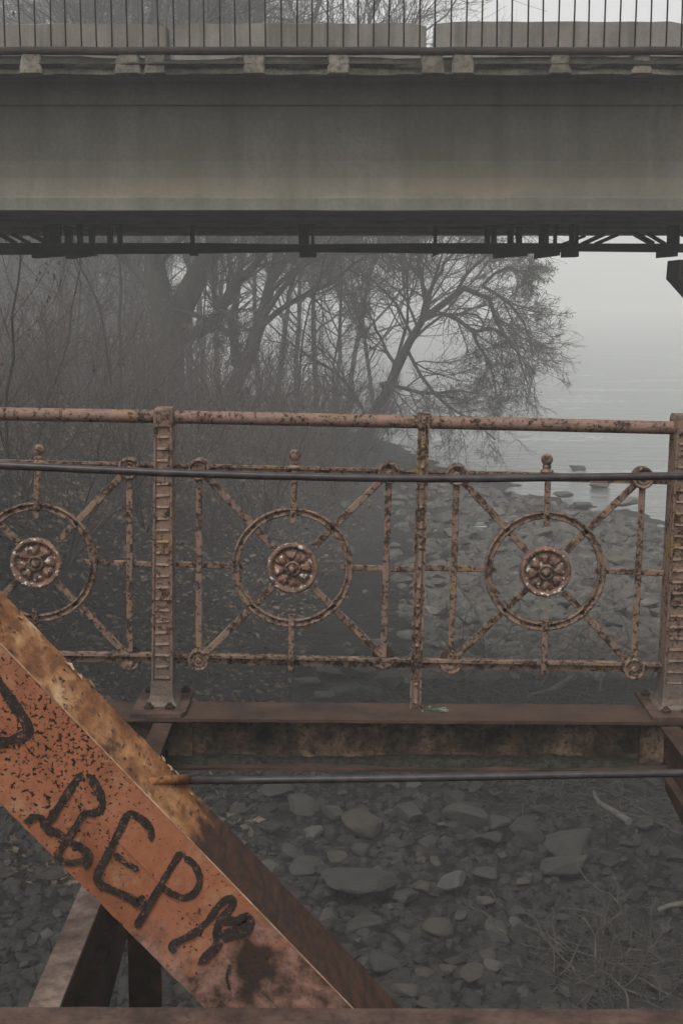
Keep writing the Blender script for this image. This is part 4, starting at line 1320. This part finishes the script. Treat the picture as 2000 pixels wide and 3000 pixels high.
# the big forked tree on the bank
Y = 45.0; b = groundbase(494, Y)
limbs = [([b] + px_limb([(492, 1180), (492, 1040), (486, 930), (462, 800), (445, 640), (420, 380), (398, 120), (385, -200), (380, -500)], Y, 1, 1, 0.5)[0], np.array([66, 50, 46, 46, 32, 27, 22, 19, 14, 6]) * px(Y)),
         (px_limb([(505, 980), (540, 890), (578, 800), (640, 710), (690, 560), (720, 300), (760, 0), (790, -300)], Y, 1, 1, -1.5)[0], np.array([30, 36, 33, 27, 22, 17, 12, 5]) * px(Y)),
         (px_limb([(540, 985), (590, 968), (630, 930), (690, 830), (760, 760), (830, 690)], Y, 1, 1, -2.0)[0], np.array([22, 19, 17, 13, 9, 4]) * px(Y)),
         (px_limb([(470, 900), (440, 840), (380, 770), (300, 700), (210, 610), (120, 480)], Y, 1, 1, 1.5)[0], np.array([18, 15, 12, 10, 7, 4]) * px(Y)),
         (px_limb([(430, 560), (520, 420), (600, 220), (640, 0), (660, -260)], Y, 1, 1, 2)[0], np.array([16, 14, 11, 8, 4]) * px(Y)),
         (px_limb([(420, 420), (330, 280), (220, 120), (130, -60), (60, -260)], Y, 1, 1, 1)[0], np.array([16, 13, 10, 7, 4]) * px(Y)),
         (px_limb([(590, 968), (640, 962), (665, 975), (700, 1010)], Y, 1, 1, -1)[0], np.array([14, 10, 7, 4]) * px(Y))]
tree('forked_tree', 'massive dark forked tree rising behind the stout railing post', limbs, b, LV(12, 10, 11), 41, (3000, 0.08, 0.8, 'leaf'))
# the tree leaning to the right behind it
Y = 49.0; b = groundbase(640, Y)
limbs = [([b] + px_limb([(660, 1190), (706, 1080), (748, 1000), (775, 920), (795, 820), (830, 680), (870, 420), (905, 120), (930, -200)], Y, 1, 1, 1)[0], np.array([30, 24, 22, 21, 18, 15, 13, 11, 8, 4]) * px(Y)),
         (px_limb([(690, 1070), (684, 990), (690, 900), (700, 800), (720, 640), (700, 420), (720, 100)], Y, 1, 1, 1.5)[0], np.array([14, 13, 11, 9, 8, 7, 3]) * px(Y)),
         (px_limb([(760, 960), (830, 900), (920, 850), (1010, 800), (1090, 730)], Y, 1, 1, 1)[0], np.array([10, 8, 7, 5, 3]) * px(Y)),
         (px_limb([(790, 830), (880, 690), (960, 520), (1030, 300), (1090, 60), (1130, -150)], Y, 1, 1, -2)[0], np.array([12, 10, 8, 7, 5, 3]) * px(Y))]
tree('leaning_tree', 'bare tree leaning away beside the massive forked trunk', limbs, b, LV(12, 10, 10), 42, (5000, 0.085, 0.8, 'leaf'))
# the willow arching over the water
Y = 48.0; b = groundbase(1052, Y)
limbs = [([b] + px_limb([(1085, 1225), (1130, 1150), (1165, 1075), (1190, 1020), (1225, 960), (1250, 930), (1290, 900), (1330, 868), (1375, 845), (1412, 838), (1432, 862), (1445, 910), (1460, 960), (1490, 1010)], Y, 1, 1, -1)[0], np.array([17, 15, 14.5, 13, 12, 11, 10.5, 10, 9, 8, 7.5, 7, 6, 5, 3]) * px(Y)),
         (px_limb([(1285, 918), (1320, 925), (1355, 945), (1385, 972), (1430, 960), (1480, 985), (1520, 1050), (1540, 1130)], Y, 1, 1, -1.5)[0], np.array([7, 6.5, 6, 5.5, 4.5, 4, 3, 1.5]) * px(Y)),
         (px_limb([(1385, 972), (1400, 1010), (1425, 1050), (1445, 1100), (1450, 1160)], Y, 1, 1, -1)[0], np.array([5, 4.5, 4, 3, 1.5]) * px(Y)),
         (px_limb([(1232, 945), (1246, 900), (1240, 840), (1228, 770), (1225, 680), (1250, 560)], Y, 1, 1, 0.5)[0], np.array([8, 7, 6.5, 6, 5, 3]) * px(Y)),
         (px_limb([(1250, 930), (1262, 850), (1290, 790), (1330, 730), (1380, 650)], Y, 1, 1, 1.0)[0], np.array([6, 5.5, 5, 4, 2.5]) * px(Y)),
         (px_limb([(1165, 1075), (1135, 1035), (1115, 990), (1085, 930), (1060, 870)], Y, 1, 1, 1.0)[0], np.array([6, 5, 4, 3, 2]) * px(Y)),
         (px_limb([(1130, 1150), (1120, 1120), (1190, 1140), (1270, 1155), (1340, 1140), (1400, 1160)], Y, 1, 1, -1.5)[0], np.array([7, 6, 5.5, 4.5, 3.5, 2]) * px(Y)),
         (px_limb([(1190, 1020), (1210, 1060), (1240, 1110), (1300, 1180), (1380, 1230), (1450, 1290)], Y, 1, 1, -2)[0], np.array([6, 5, 4.5, 4, 3, 2]) * px(Y)),
         (px_limb([(1412, 838), (1450, 800), (1490, 785), (1530, 800), (1560, 830)], Y, 1, 1, -0.5)[0], np.array([5, 4, 3.5, 2.5, 1.5]) * px(Y)),
         (px_limb([(1330, 868), (1370, 800), (1430, 750), (1490, 740), (1540, 770)], Y, 1, 1, 0.8)[0], np.array([5, 4.5, 4, 3, 1.5]) * px(Y)),
         (px_limb([(1412, 838), (1460, 865), (1510, 910), (1545, 970), (1560, 1040)], Y, 1, 1, 0.8)[0], np.array([5, 4.5, 4, 3, 1.5]) * px(Y))]
LW = [dict(nchild=12, lens=(0.35, 0.62), ang=(0.4, 1.0), n2=8, wig=0.16, trop=(0.03, -0.05), tmin=0.12, rk=0.5, rmin=0.014, sides=4),
      dict(nchild=9, lens=(0.35, 0.6), ang=(0.4, 1.05), n2=7, wig=0.15, trop=(0.02, -0.06), tmin=0.12, rk=0.55, rmin=0.011, sides=3),
      dict(nchild=10, lens=(0.35, 0.65), ang=(0.4, 1.1), n2=5, wig=0.15, trop=(0.01, -0.07), tmin=0.1, rk=0.6, rmin=0.008, sides=3)]
tree('willow_tree', 'willow with an arched bough and sparse yellowish leaves over the water', limbs, b, LW, 43, (3800, 0.075, 0.8, 'leaf'))
# thin saplings nearer the camera at the left
def sapling(name, label, pts, Y, r0, seed, lv, leaf=None, mats=('bark', 'twig')):
    b = groundbase(pts[0][0], Y)
    P, rr = px_limb(pts, Y, r0, r0 * 0.35, 0.3)
    if b[2] < P[0][2] - 0.1:
        P = [b] + P; rr = np.concatenate([[r0 * 1.15 * px(Y)], rr])
    tree(name, label, [(P, rr)], b, lv, seed, leaf, None, mats, 'sapling')
SL = [dict(nchild=20, lens=(0.16, 0.34), ang=(0.5, 1.0), n2=8, wig=0.10, trop=(0.06, 0.04), tmin=0.12, rk=0.42, rmin=0.006, sides=4),
      dict(nchild=7, lens=(0.25, 0.5), ang=(0.4, 0.9), n2=5, wig=0.14, trop=(0.03, 0.02), tmin=0.15, rk=0.6, rmin=0.0035, sides=3)]
sapling('sapling', 'thin sapling hung with dark catkins at the left picture edge', [(20, 1220), (30, 1120), (40, 1000), (44, 920), (52, 830), (54, 740), (48, 600), (40, 420), (30, 200)], 22.0, 4.6, 51, SL, (420, 0.07, 1.6, 'catkin'))
sapling('sapling', 'slanting sapling with reddish twigs beside the catkin sapling', [(130, 1210), (165, 1110), (195, 1010), (215, 900), (240, 760), (255, 600), (300, 300)], 27.0, 3.6, 52, SL, (150, 0.05, 1.2, 'litter'), ('bark', 'red_twig'))
sapling('sapling', 'twin thin upright stems left of the massive forked trunk', [(350, 1210), (352, 1080), (348, 960), (352, 830), (345, 650), (330, 300), (325, 50)], 36.0, 5.5, 53, SL)
sapling('sapling', 'thin curved sapling crossing between twin stems and catkin sapling', [(330, 1215), (318, 1060), (300, 930), (275, 850), (235, 770), (180, 640), (140, 420)], 32.0, 4.6, 54, SL)
sapling('sapling', 'thin straight sapling just beside the leaning tree', [(864, 1215), (872, 1110), (888, 1020), (905, 930), (940, 820), (980, 680), (1000, 480)], 40.0, 4.0, 55, SL)
sapling('sapling', 'faint sapling between the leaning tree and the willow', [(985, 1225), (975, 1100), (985, 1000), (1000, 880), (985, 740), (960, 560)], 50.0, 4.0, 56, SL, (700, 0.05, 0.6, 'litter'), ('bark', 'red_twig'))
sapling('sapling', 'dark thin sapling whose fork passes behind the handrail', [(205, 1290), (228, 1150), (222, 1000), (232, 860), (215, 700), (200, 420)], 38.0, 4.2, 57, SL)
sapling('sapling', 'slim sapling close against the massive forked trunk', [(600, 1215), (590, 1120), (604, 1020), (598, 900), (610, 760), (640, 500)], 42.0, 3.6, 58, SL)
def region(u):
    return 'towards the left picture edge' if u < 300 else 'around the massive forked trunk' if u < 620 else 'around the leaning tree' if u < 880 else 'next to the arched willow'
# trees further back in the fog: three meshes shared by copies
def copy_tree(src, loc, rz, sc, label):
    c = src.copy(); COL.objects.link(c); c.location = loc; c.rotation_euler = (0, 0, rz); c.scale = (sc, sc, sc)
    c['label'] = label
    for ch in src.children:
        k = ch.copy(); COL.objects.link(k); k.parent = c
    return c
def generic(seed, H, label, Yp, u, lean=0.0):
    r_ = random.Random(seed)
    x = PY(u, 1250, Yp)[0]; b = np.array([x, Yp, float(zfun(x, Yp)) - 0.2])
    limbs = []
    P = [b]; d = np.array([lean, 0, 1.0]); rr = [0.16]
    for k in range(9):
        d = d + np.array([r_.uniform(-0.12, 0.12), r_.uniform(-0.12, 0.12), 0]); 
        P.append(P[-1] + d / np.linalg.norm(d) * H / 9); rr.append(0.16 * (1 - 0.9 * (k + 1) / 9))
    limbs.append((P, rr))
    for k in range(5):
        i = r_.randint(2, 6); a = r_.uniform(0, 6.28); s = P[i]; el = r_.uniform(0.5, 1.0)
        Lm = H * r_.uniform(0.3, 0.5); Q = [s]; dd = np.array([math.cos(a) * math.cos(el), math.sin(a) * math.cos(el), math.sin(el)])
        for q in range(5):
            dd = dd + np.array([r_.uniform(-0.15, 0.15), r_.uniform(-0.15, 0.15), 0.08]); dd /= np.linalg.norm(dd)
            Q.append(Q[-1] + dd * Lm / 5)
        limbs.append((Q, np.linspace(rr[i] * 0.6, 0.02, 6)))
    return tree('bare_tree', label, limbs, b, LV(13, 10, 9), seed, (700, 0.06, 0.8, 'leaf'), 'bare trees far back in the fog')
FOGL = 'faint bare tree far back in the fog '
G = [generic(71, 20, FOGL + region(300), 68, 300), generic(72, 18.0, FOGL + region(820), 74, 820, 0.1), generic(73, 21, FOGL + region(60), 80, 60)]
for i, (u, Yp, sc, gi) in enumerate([(560, 44, 1.0, 2), (1020, 56, 1.05, 0), (180, 40, 0.9, 1), (700, 60, 1.1, 0), (430, 58, 1.1, 1), (930, 48, 0.95, 2), (-60, 48, 1.0, 0), (1090, 50, 0.8, 1), (640, 50, 1.0, 0), (-250, 44, 1.0, 1), (370, 52, 1.0, 0), (760, 46, 0.85, 2), (870, 54, 1.0, 1), (0, 52, 1.0, 2), (600, 58, 1.1, 2), (990, 47, 0.75, 1), (240, 45, 0.8, 0)]):
    Yp = Yp * 1.45; x = PY(u, 1250, Yp)[0]
    copy_tree(G[gi], (x, Yp, float(zfun(x, Yp)) - 0.2), 1.3 + i * 2.1, sc, FOGL + region(u))
# the wood behind them: a mass of stems too faint to tell apart
r_ = np.random.default_rng(77)
k = 1500
y = r_.uniform(84, 128, k)
uu = r_.uniform(-900, 1075, k)
x = (uu - 1000) / F * y * 1.01
ok = x < lerp(y, FOOT) - 0.5
x, y = x[ok], y[ok]; k = len(x)
z = zfun(x, y) - 0.2
Hh = r_.uniform(7, 17, k) * np.clip((1120 - uu[ok]) / 420, 0.35, 1)
d = unit(r_.normal(size=(k, 3)) * np.array([0.10, 0.10, 0]) + np.array([0, 0, 1.0])); pts = [np.stack([x, y, z], 1)]
for q in range(6):
    d = unit(d + r_.normal(size=(k, 3)) * 0.07); pts.append(pts[-1] + d * (Hh / 6)[:, None])
P = np.stack(pts, 1); Rr = (r_.uniform(0.03, 0.09, k))[:, None] * np.linspace(1, 0.25, 7)[None, :]
P2, R2 = grow(P, Rr, 9, (0.18, 0.34), (0.4, 1.0), 5, 0.15, (0.06, 0.02), 0.12, 0.5, 0.02, r_)
P3, R3 = grow(P2, R2, 3, (0.35, 0.6), (0.4, 1.0), 3, 0.15, (0.02, 0.0), 0.15, 0.6, 0.016, r_)
V, Q = tubes_np([(P, Rr, 4), (P2, R2, 3), (P3, R3, 3)])
tag(np_obj('far_wood', V, Q, M['twig']), 'far bare wood fading into the fog behind the trees', 'wood', kind='stuff')
# bare shrubs over the bank
def shrub(seed, Yp, u, label):
    r_ = random.Random(seed)
    x = PY(u, 1300, Yp)[0]; b = np.array([x, Yp, float(zfun(x, Yp)) - 0.1])
    limbs = []
    for k in range(9):
        a = r_.uniform(0, 6.28); el = r_.uniform(0.7, 1.4); Lm = r_.uniform(1.6, 3.4)
        dd = np.array([math.cos(a) * math.cos(el), math.sin(a) * math.cos(el), math.sin(el)]); Q = [b]
        for q in range(5):
            dd = dd + np.array([r_.uniform(-0.15, 0.15), r_.uniform(-0.15, 0.15), 0.0]); dd /= np.linalg.norm(dd)
            Q.append(Q[-1] + dd * Lm / 5)
        limbs.append((Q, np.linspace(0.022, 0.007, 6)))
    LS = [dict(nchild=7, lens=(0.25, 0.5), ang=(0.3, 0.9), n2=6, wig=0.15, trop=(0.03, 0.0), tmin=0.15, rk=0.6, rmin=0.006, sides=3),
          dict(nchild=6, lens=(0.3, 0.6), ang=(0.3, 0.9), n2=4, wig=0.15, trop=(0.0, 0.0), tmin=0.1, rk=0.6, rmin=0.004, sides=3)]
    return tree('bare_shrub', label, limbs, b, LS, seed, (900, 0.045, 0.3, 'litter'), 'bare shrubs along the bank', ('twig', 'red_twig' if seed % 2 else 'twig'), 'shrub')
SHL = 'bare twiggy shrub on the dark bank '
SH = [shrub(81, 21, 180, SHL + region(180)), shrub(82, 25, 420, SHL + region(420)), shrub(83, 29, 760, SHL + region(760))]
for i, (u, Yp, sc) in enumerate([(60, 19, 0.9), (330, 22, 0.9), (20, 25, 1.1), (560, 26, 1.0), (250, 28, 1.2), (650, 31, 1.1), (880, 31, 1.0), (940, 35, 1.2), (440, 34, 1.2), (120, 33, 1.3), (1010, 40, 1.2), (760, 37, 1.2), (1080, 46, 1.1), (560, 38, 1.3), (300, 37, 1.3), (-80, 22, 1.0), (1150, 50, 1.0), (830, 29, 0.9), (900, 27, 0.7), (980, 33, 0.9), (1050, 37, 1.0), (1100, 41, 1.0), (700, 25, 0.8), (610, 22, 0.7), (480, 24, 0.8), (1000, 30, 0.7), (170, 24, 1.0), (90, 29, 1.1), (380, 29, 1.1), (50, 36, 1.5), (200, 38, 1.6), (350, 40, 1.6), (500, 42, 1.7), (640, 40, 1.6), (780, 42, 1.6), (900, 40, 1.5), (280, 33, 1.3), (700, 33, 1.3), (840, 35, 1.3), (440, 31, 1.2), (-20, 33, 1.4), (980, 43, 1.5), (570, 33, 1.3)]):
    Yp = Yp * 1.25; x = PY(u, 1300, Yp)[0]
    copy_tree(SH[i % 3], (x, Yp, float(zfun(x, Yp)) - 0.1), i * 1.9, sc, SHL + region(u))

# undergrowth: thin dead stems and fallen leaves over the slope
def on_bank(n, lo=0.0, hi=1.0):
    y = 12 + 44 * rng.random(n) ** 1.3
    xb = lerp(y, FOOT)
    s_ = rng.random(n) ** 0.8 * 11 - 0.6
    return xb - s_, y
x, y = on_bank(7000)
z = zfun(x, y)
k = len(x); n2 = 5
d = unit(rng.normal(size=(k, 3)) * np.array([0.6, 0.6, 0.25]) + np.array([0, 0, 0.75]))
L = rng.uniform(0.15, 0.9, k) ** 1.2
pts = [np.stack([x, y, z - 0.03], 1)]
for q in range(n2 - 1):
    d = unit(d + rng.normal(size=(k, 3)) * 0.25 + np.array([0, 0, -0.10]))
    pts.append(pts[-1] + d * (L / (n2 - 1))[:, None])
P = np.stack(pts, 1)
Rr = (rng.uniform(0.002, 0.005, k))[:, None] * np.linspace(1, 0.5, n2)[None, :]
V, Q = tubes_np([(P, Rr, 3)])
tag(np_obj('undergrowth', V, Q, M['root']), 'tangle of thin dead stems covering the dark bank', 'undergrowth', kind='stuff')
x, y = on_bank(42000)
z = zfun(x, y) + rng.uniform(0.005, 0.05, len(x))
c = np.stack([x, y, z], 1); k = len(x)
a = unit(rng.normal(size=(k, 3)) * np.array([1, 1, 0.45])); bb = unit(np.cross(a, rng.normal(size=(k, 3)) * np.array([0.5, 0.5, 1.0])))
L = (rng.uniform(0.02, 0.075, k))[:, None]
V = np.stack([c - a * L, c + bb * L * 0.55, c + a * L, c - bb * L * 0.55], 1).reshape(-1, 3)
tag(np_obj('leaf_litter', V, np.arange(4 * k).reshape(-1, 4), M['litter'], None, False), 'brown fallen leaves strewn over the bank slope', 'leaves', kind='stuff')

# root tangles and driftwood
def tangle(name, label, u, v, n, Rm, Lm, seed, flat_=0.35, mat='root', rad=(0.004, 0.016)):
    r_ = np.random.default_rng(seed)
    c = hit(u, v)
    root = empty(name, tuple(c)); tag(root, label, 'roots')
    s_ = r_.normal(size=(n, 3)) * np.array([Rm, Rm, 0.02]) * 0.5 + c
    s_[:, 2] = zfun(s_[:, 0], s_[:, 1]) + r_.uniform(0, 0.25, n) * flat_
    d = unit(r_.normal(size=(n, 3)) * np.array([1, 1, flat_]) + np.array([0, 0, 0.15]))
    L = Lm * r_.uniform(0.3, 1.2, n); pts = [s_]; q_ = 8
    for q in range(q_ - 1):
        d = unit(d + r_.normal(size=(n, 3)) * 0.28 + np.array([0, 0, -0.05]))
        nx_ = pts[-1] + d * (L / (q_ - 1))[:, None]
        nx_[:, 2] = np.maximum(nx_[:, 2], zfun(nx_[:, 0], nx_[:, 1]) + 0.01)
        pts.append(nx_)
    P = np.stack(pts, 1); Rr = (rad[0] + (rad[1] - rad[0]) * r_.random(n) ** 4)[:, None] * np.linspace(1, 0.4, q_)[None, :]
    g = [(P, Rr, 4)]
    P2, R2 = grow(P, Rr, 4, (0.3, 0.6), (0.4, 1.0), 5, 0.25, (0.0, -0.05), 0.2, 0.6, 0.0025, r_)
    V, Q = tubes_np(g)
    np_obj('stems', V, Q, M[mat], root)
    V, Q = tubes_np([(P2, R2, 3)])
    np_obj('fine_roots', V, Q, M[mat], root)['kind'] = 'stuff'
tangle('root_tangle', 'matted clump of dry roots at the lower right corner', 1800, 2890, 150, 0.8, 1.0, 91)
tangle('root_tangle', 'pale dead twigs piled just above the edge beam', 1560, 2070, 150, 2.0, 2.2, 92, 0.25)
tangle('root_tangle', 'dark twigs lying beside the pale log below the beam', 1800, 2320, 130, 1.3, 1.5, 93, 0.25)
tangle('root_tangle', 'thin dry stems by the stones under the ring railing', 1420, 1935, 90, 1.6, 1.6, 94, 0.5)
def stick(name, label, pts, r0, r1, lift=0.08):
    P = []
    for u, v in pts:
        h = hit(u, v); h[2] = float(zfun(h[0], h[1])) + lift; P.append(h)
    P, rr = resample(P, np.linspace(r0, r1, len(P)), 14)
    root = MB().tube(P, rr, 8).build(name, M['drift'])
    tag(root, label, 'driftwood')
stick('driftwood_branch', 'long pale driftwood branch lying behind the edge beam', [(1545, 2068), (1600, 2058), (1640, 2038), (1678, 2012)], 0.02, 0.055, 0.15)
stick('driftwood_log', 'pale curved log on the dark gravel below the guard rod', [(1738, 2335), (1752, 2366), (1796, 2394), (1842, 2424)], 0.022, 0.042, 0.06)
stick('driftwood_stick', 'thin pale stick slanting among twigs above the edge beam', [(1580, 2040), (1592, 2018), (1605, 1992)], 0.014, 0.02, 0.12)
stick('driftwood_stick', 'grey stick lying low at the right edge below the log', [(1930, 2690), (1965, 2678), (2015, 2672)], 0.02, 0.03, 0.08)
stick('driftwood_stick', 'grey stick reaching up beside the stout post foot', [(1755, 2060), (1760, 2020), (1772, 1995)], 0.018, 0.028, 0.15)
# glass and leaf scraps on the edge beam by the slender post
def m_shard():
    t = NT('green_glass')
    return t.out(t.ramp(t.rand(), [(0.0, (0.035, 0.075, 0.055)), (0.4, (0.16, 0.165, 0.13)), (1.0, (0.12, 0.10, 0.07))], 'CONSTANT'), 0.25)
M['shard'] = m_shard()
for k in range(16):
    u, v = 1235 + random.uniform(-12, 75), 2079 + random.uniform(-9, 7)
    p = PZ(u, v, 0.0); p[2] = beamz(p[0]) + 0.0015
    m = MB(); n = random.choice([3, 4, 5]); r_ = random.uniform(0.006, 0.016)
    poly = [(p[0] + r_ * math.cos(6.28 * i / n + k) * random.uniform(0.6, 1.3), p[1] + r_ * 0.7 * math.sin(6.28 * i / n + k)) for i in range(n)]
    t_ = random.uniform(0.002, 0.006)
    vs = [(a, b, p[2]) for a, b in poly] + [(a, b, p[2] + t_) for a, b in poly]
    o = m.add(vs, [tuple(range(n - 1, -1, -1)), tuple(range(n, 2 * n))] + [(i, (i + 1) % n, n + (i + 1) % n, n + i) for i in range(n)]).build('glass_shard', M['shard'])
    tag(o, 'scrap of green and pale glass on the edge beam by the slender post', 'shard', 'glass scraps by the slender post')
# bits of white litter on the bank
M['white'] = m_leaf('white_litter', (0.6, 0.6, 0.58), (0.75, 0.75, 0.72))
for u, v, r_, lab in [(1393, 1744, 5, 'small white scrap of litter seen inside the ring of stones beach'), (1131, 2420, 5, 'tiny white pebble of litter on the stones below the rod'), (1053, 2697, 5, 'small white scrap beneath the large flat boulder')]:
    p = hit(u, v); q = r_ * np.linalg.norm(p) / F
    m = MB(); vs = [p + (0, 0, q * 1.2)] + [p + np.array([q * math.cos(a) * random.uniform(0.7, 1.3), q * math.sin(a), random.uniform(0, 0.4) * q]) for a in np.linspace(0, 6.28, 8)[:-1]]
    tag(m.add(vs, [(0, 1 + i, 1 + (i + 1) % 7) for i in range(7)]).build('litter_scrap', M['white']), lab, 'litter')

# ------------------------------------------------------------------ haze
hm = bpy.data.materials.new('river_fog')
hm.use_nodes = True
t = hm.node_tree
for n in list(t.nodes): t.nodes.remove(n)
pv = t.nodes.new('ShaderNodeVolumePrincipled'); mo = t.nodes.new('ShaderNodeOutputMaterial')
pv.inputs['Color'].default_value = (0.945, 0.95, 0.925, 1)
pv.inputs['Density'].default_value = HAZE_DENSITY
pv.inputs['Anisotropy'].default_value = 0.0
t.links.new(pv.outputs[0], mo.inputs['Volume'])
zmax = 0
dg = bpy.context.evaluated_depsgraph_get()
for o in bpy.data.objects:
    if o.type == 'MESH':
        mw = o.matrix_world
        zmax = max(zmax, max((mw @ Vector(c))[2] for c in o.bound_box))
hz = MB().box((-605, -55, ZR - 2.6), (605, 825, zmax + 1.0)).build('haze', hm)
tag(hz, 'pale river fog filling the air over the bank', 'fog', kind='stuff')
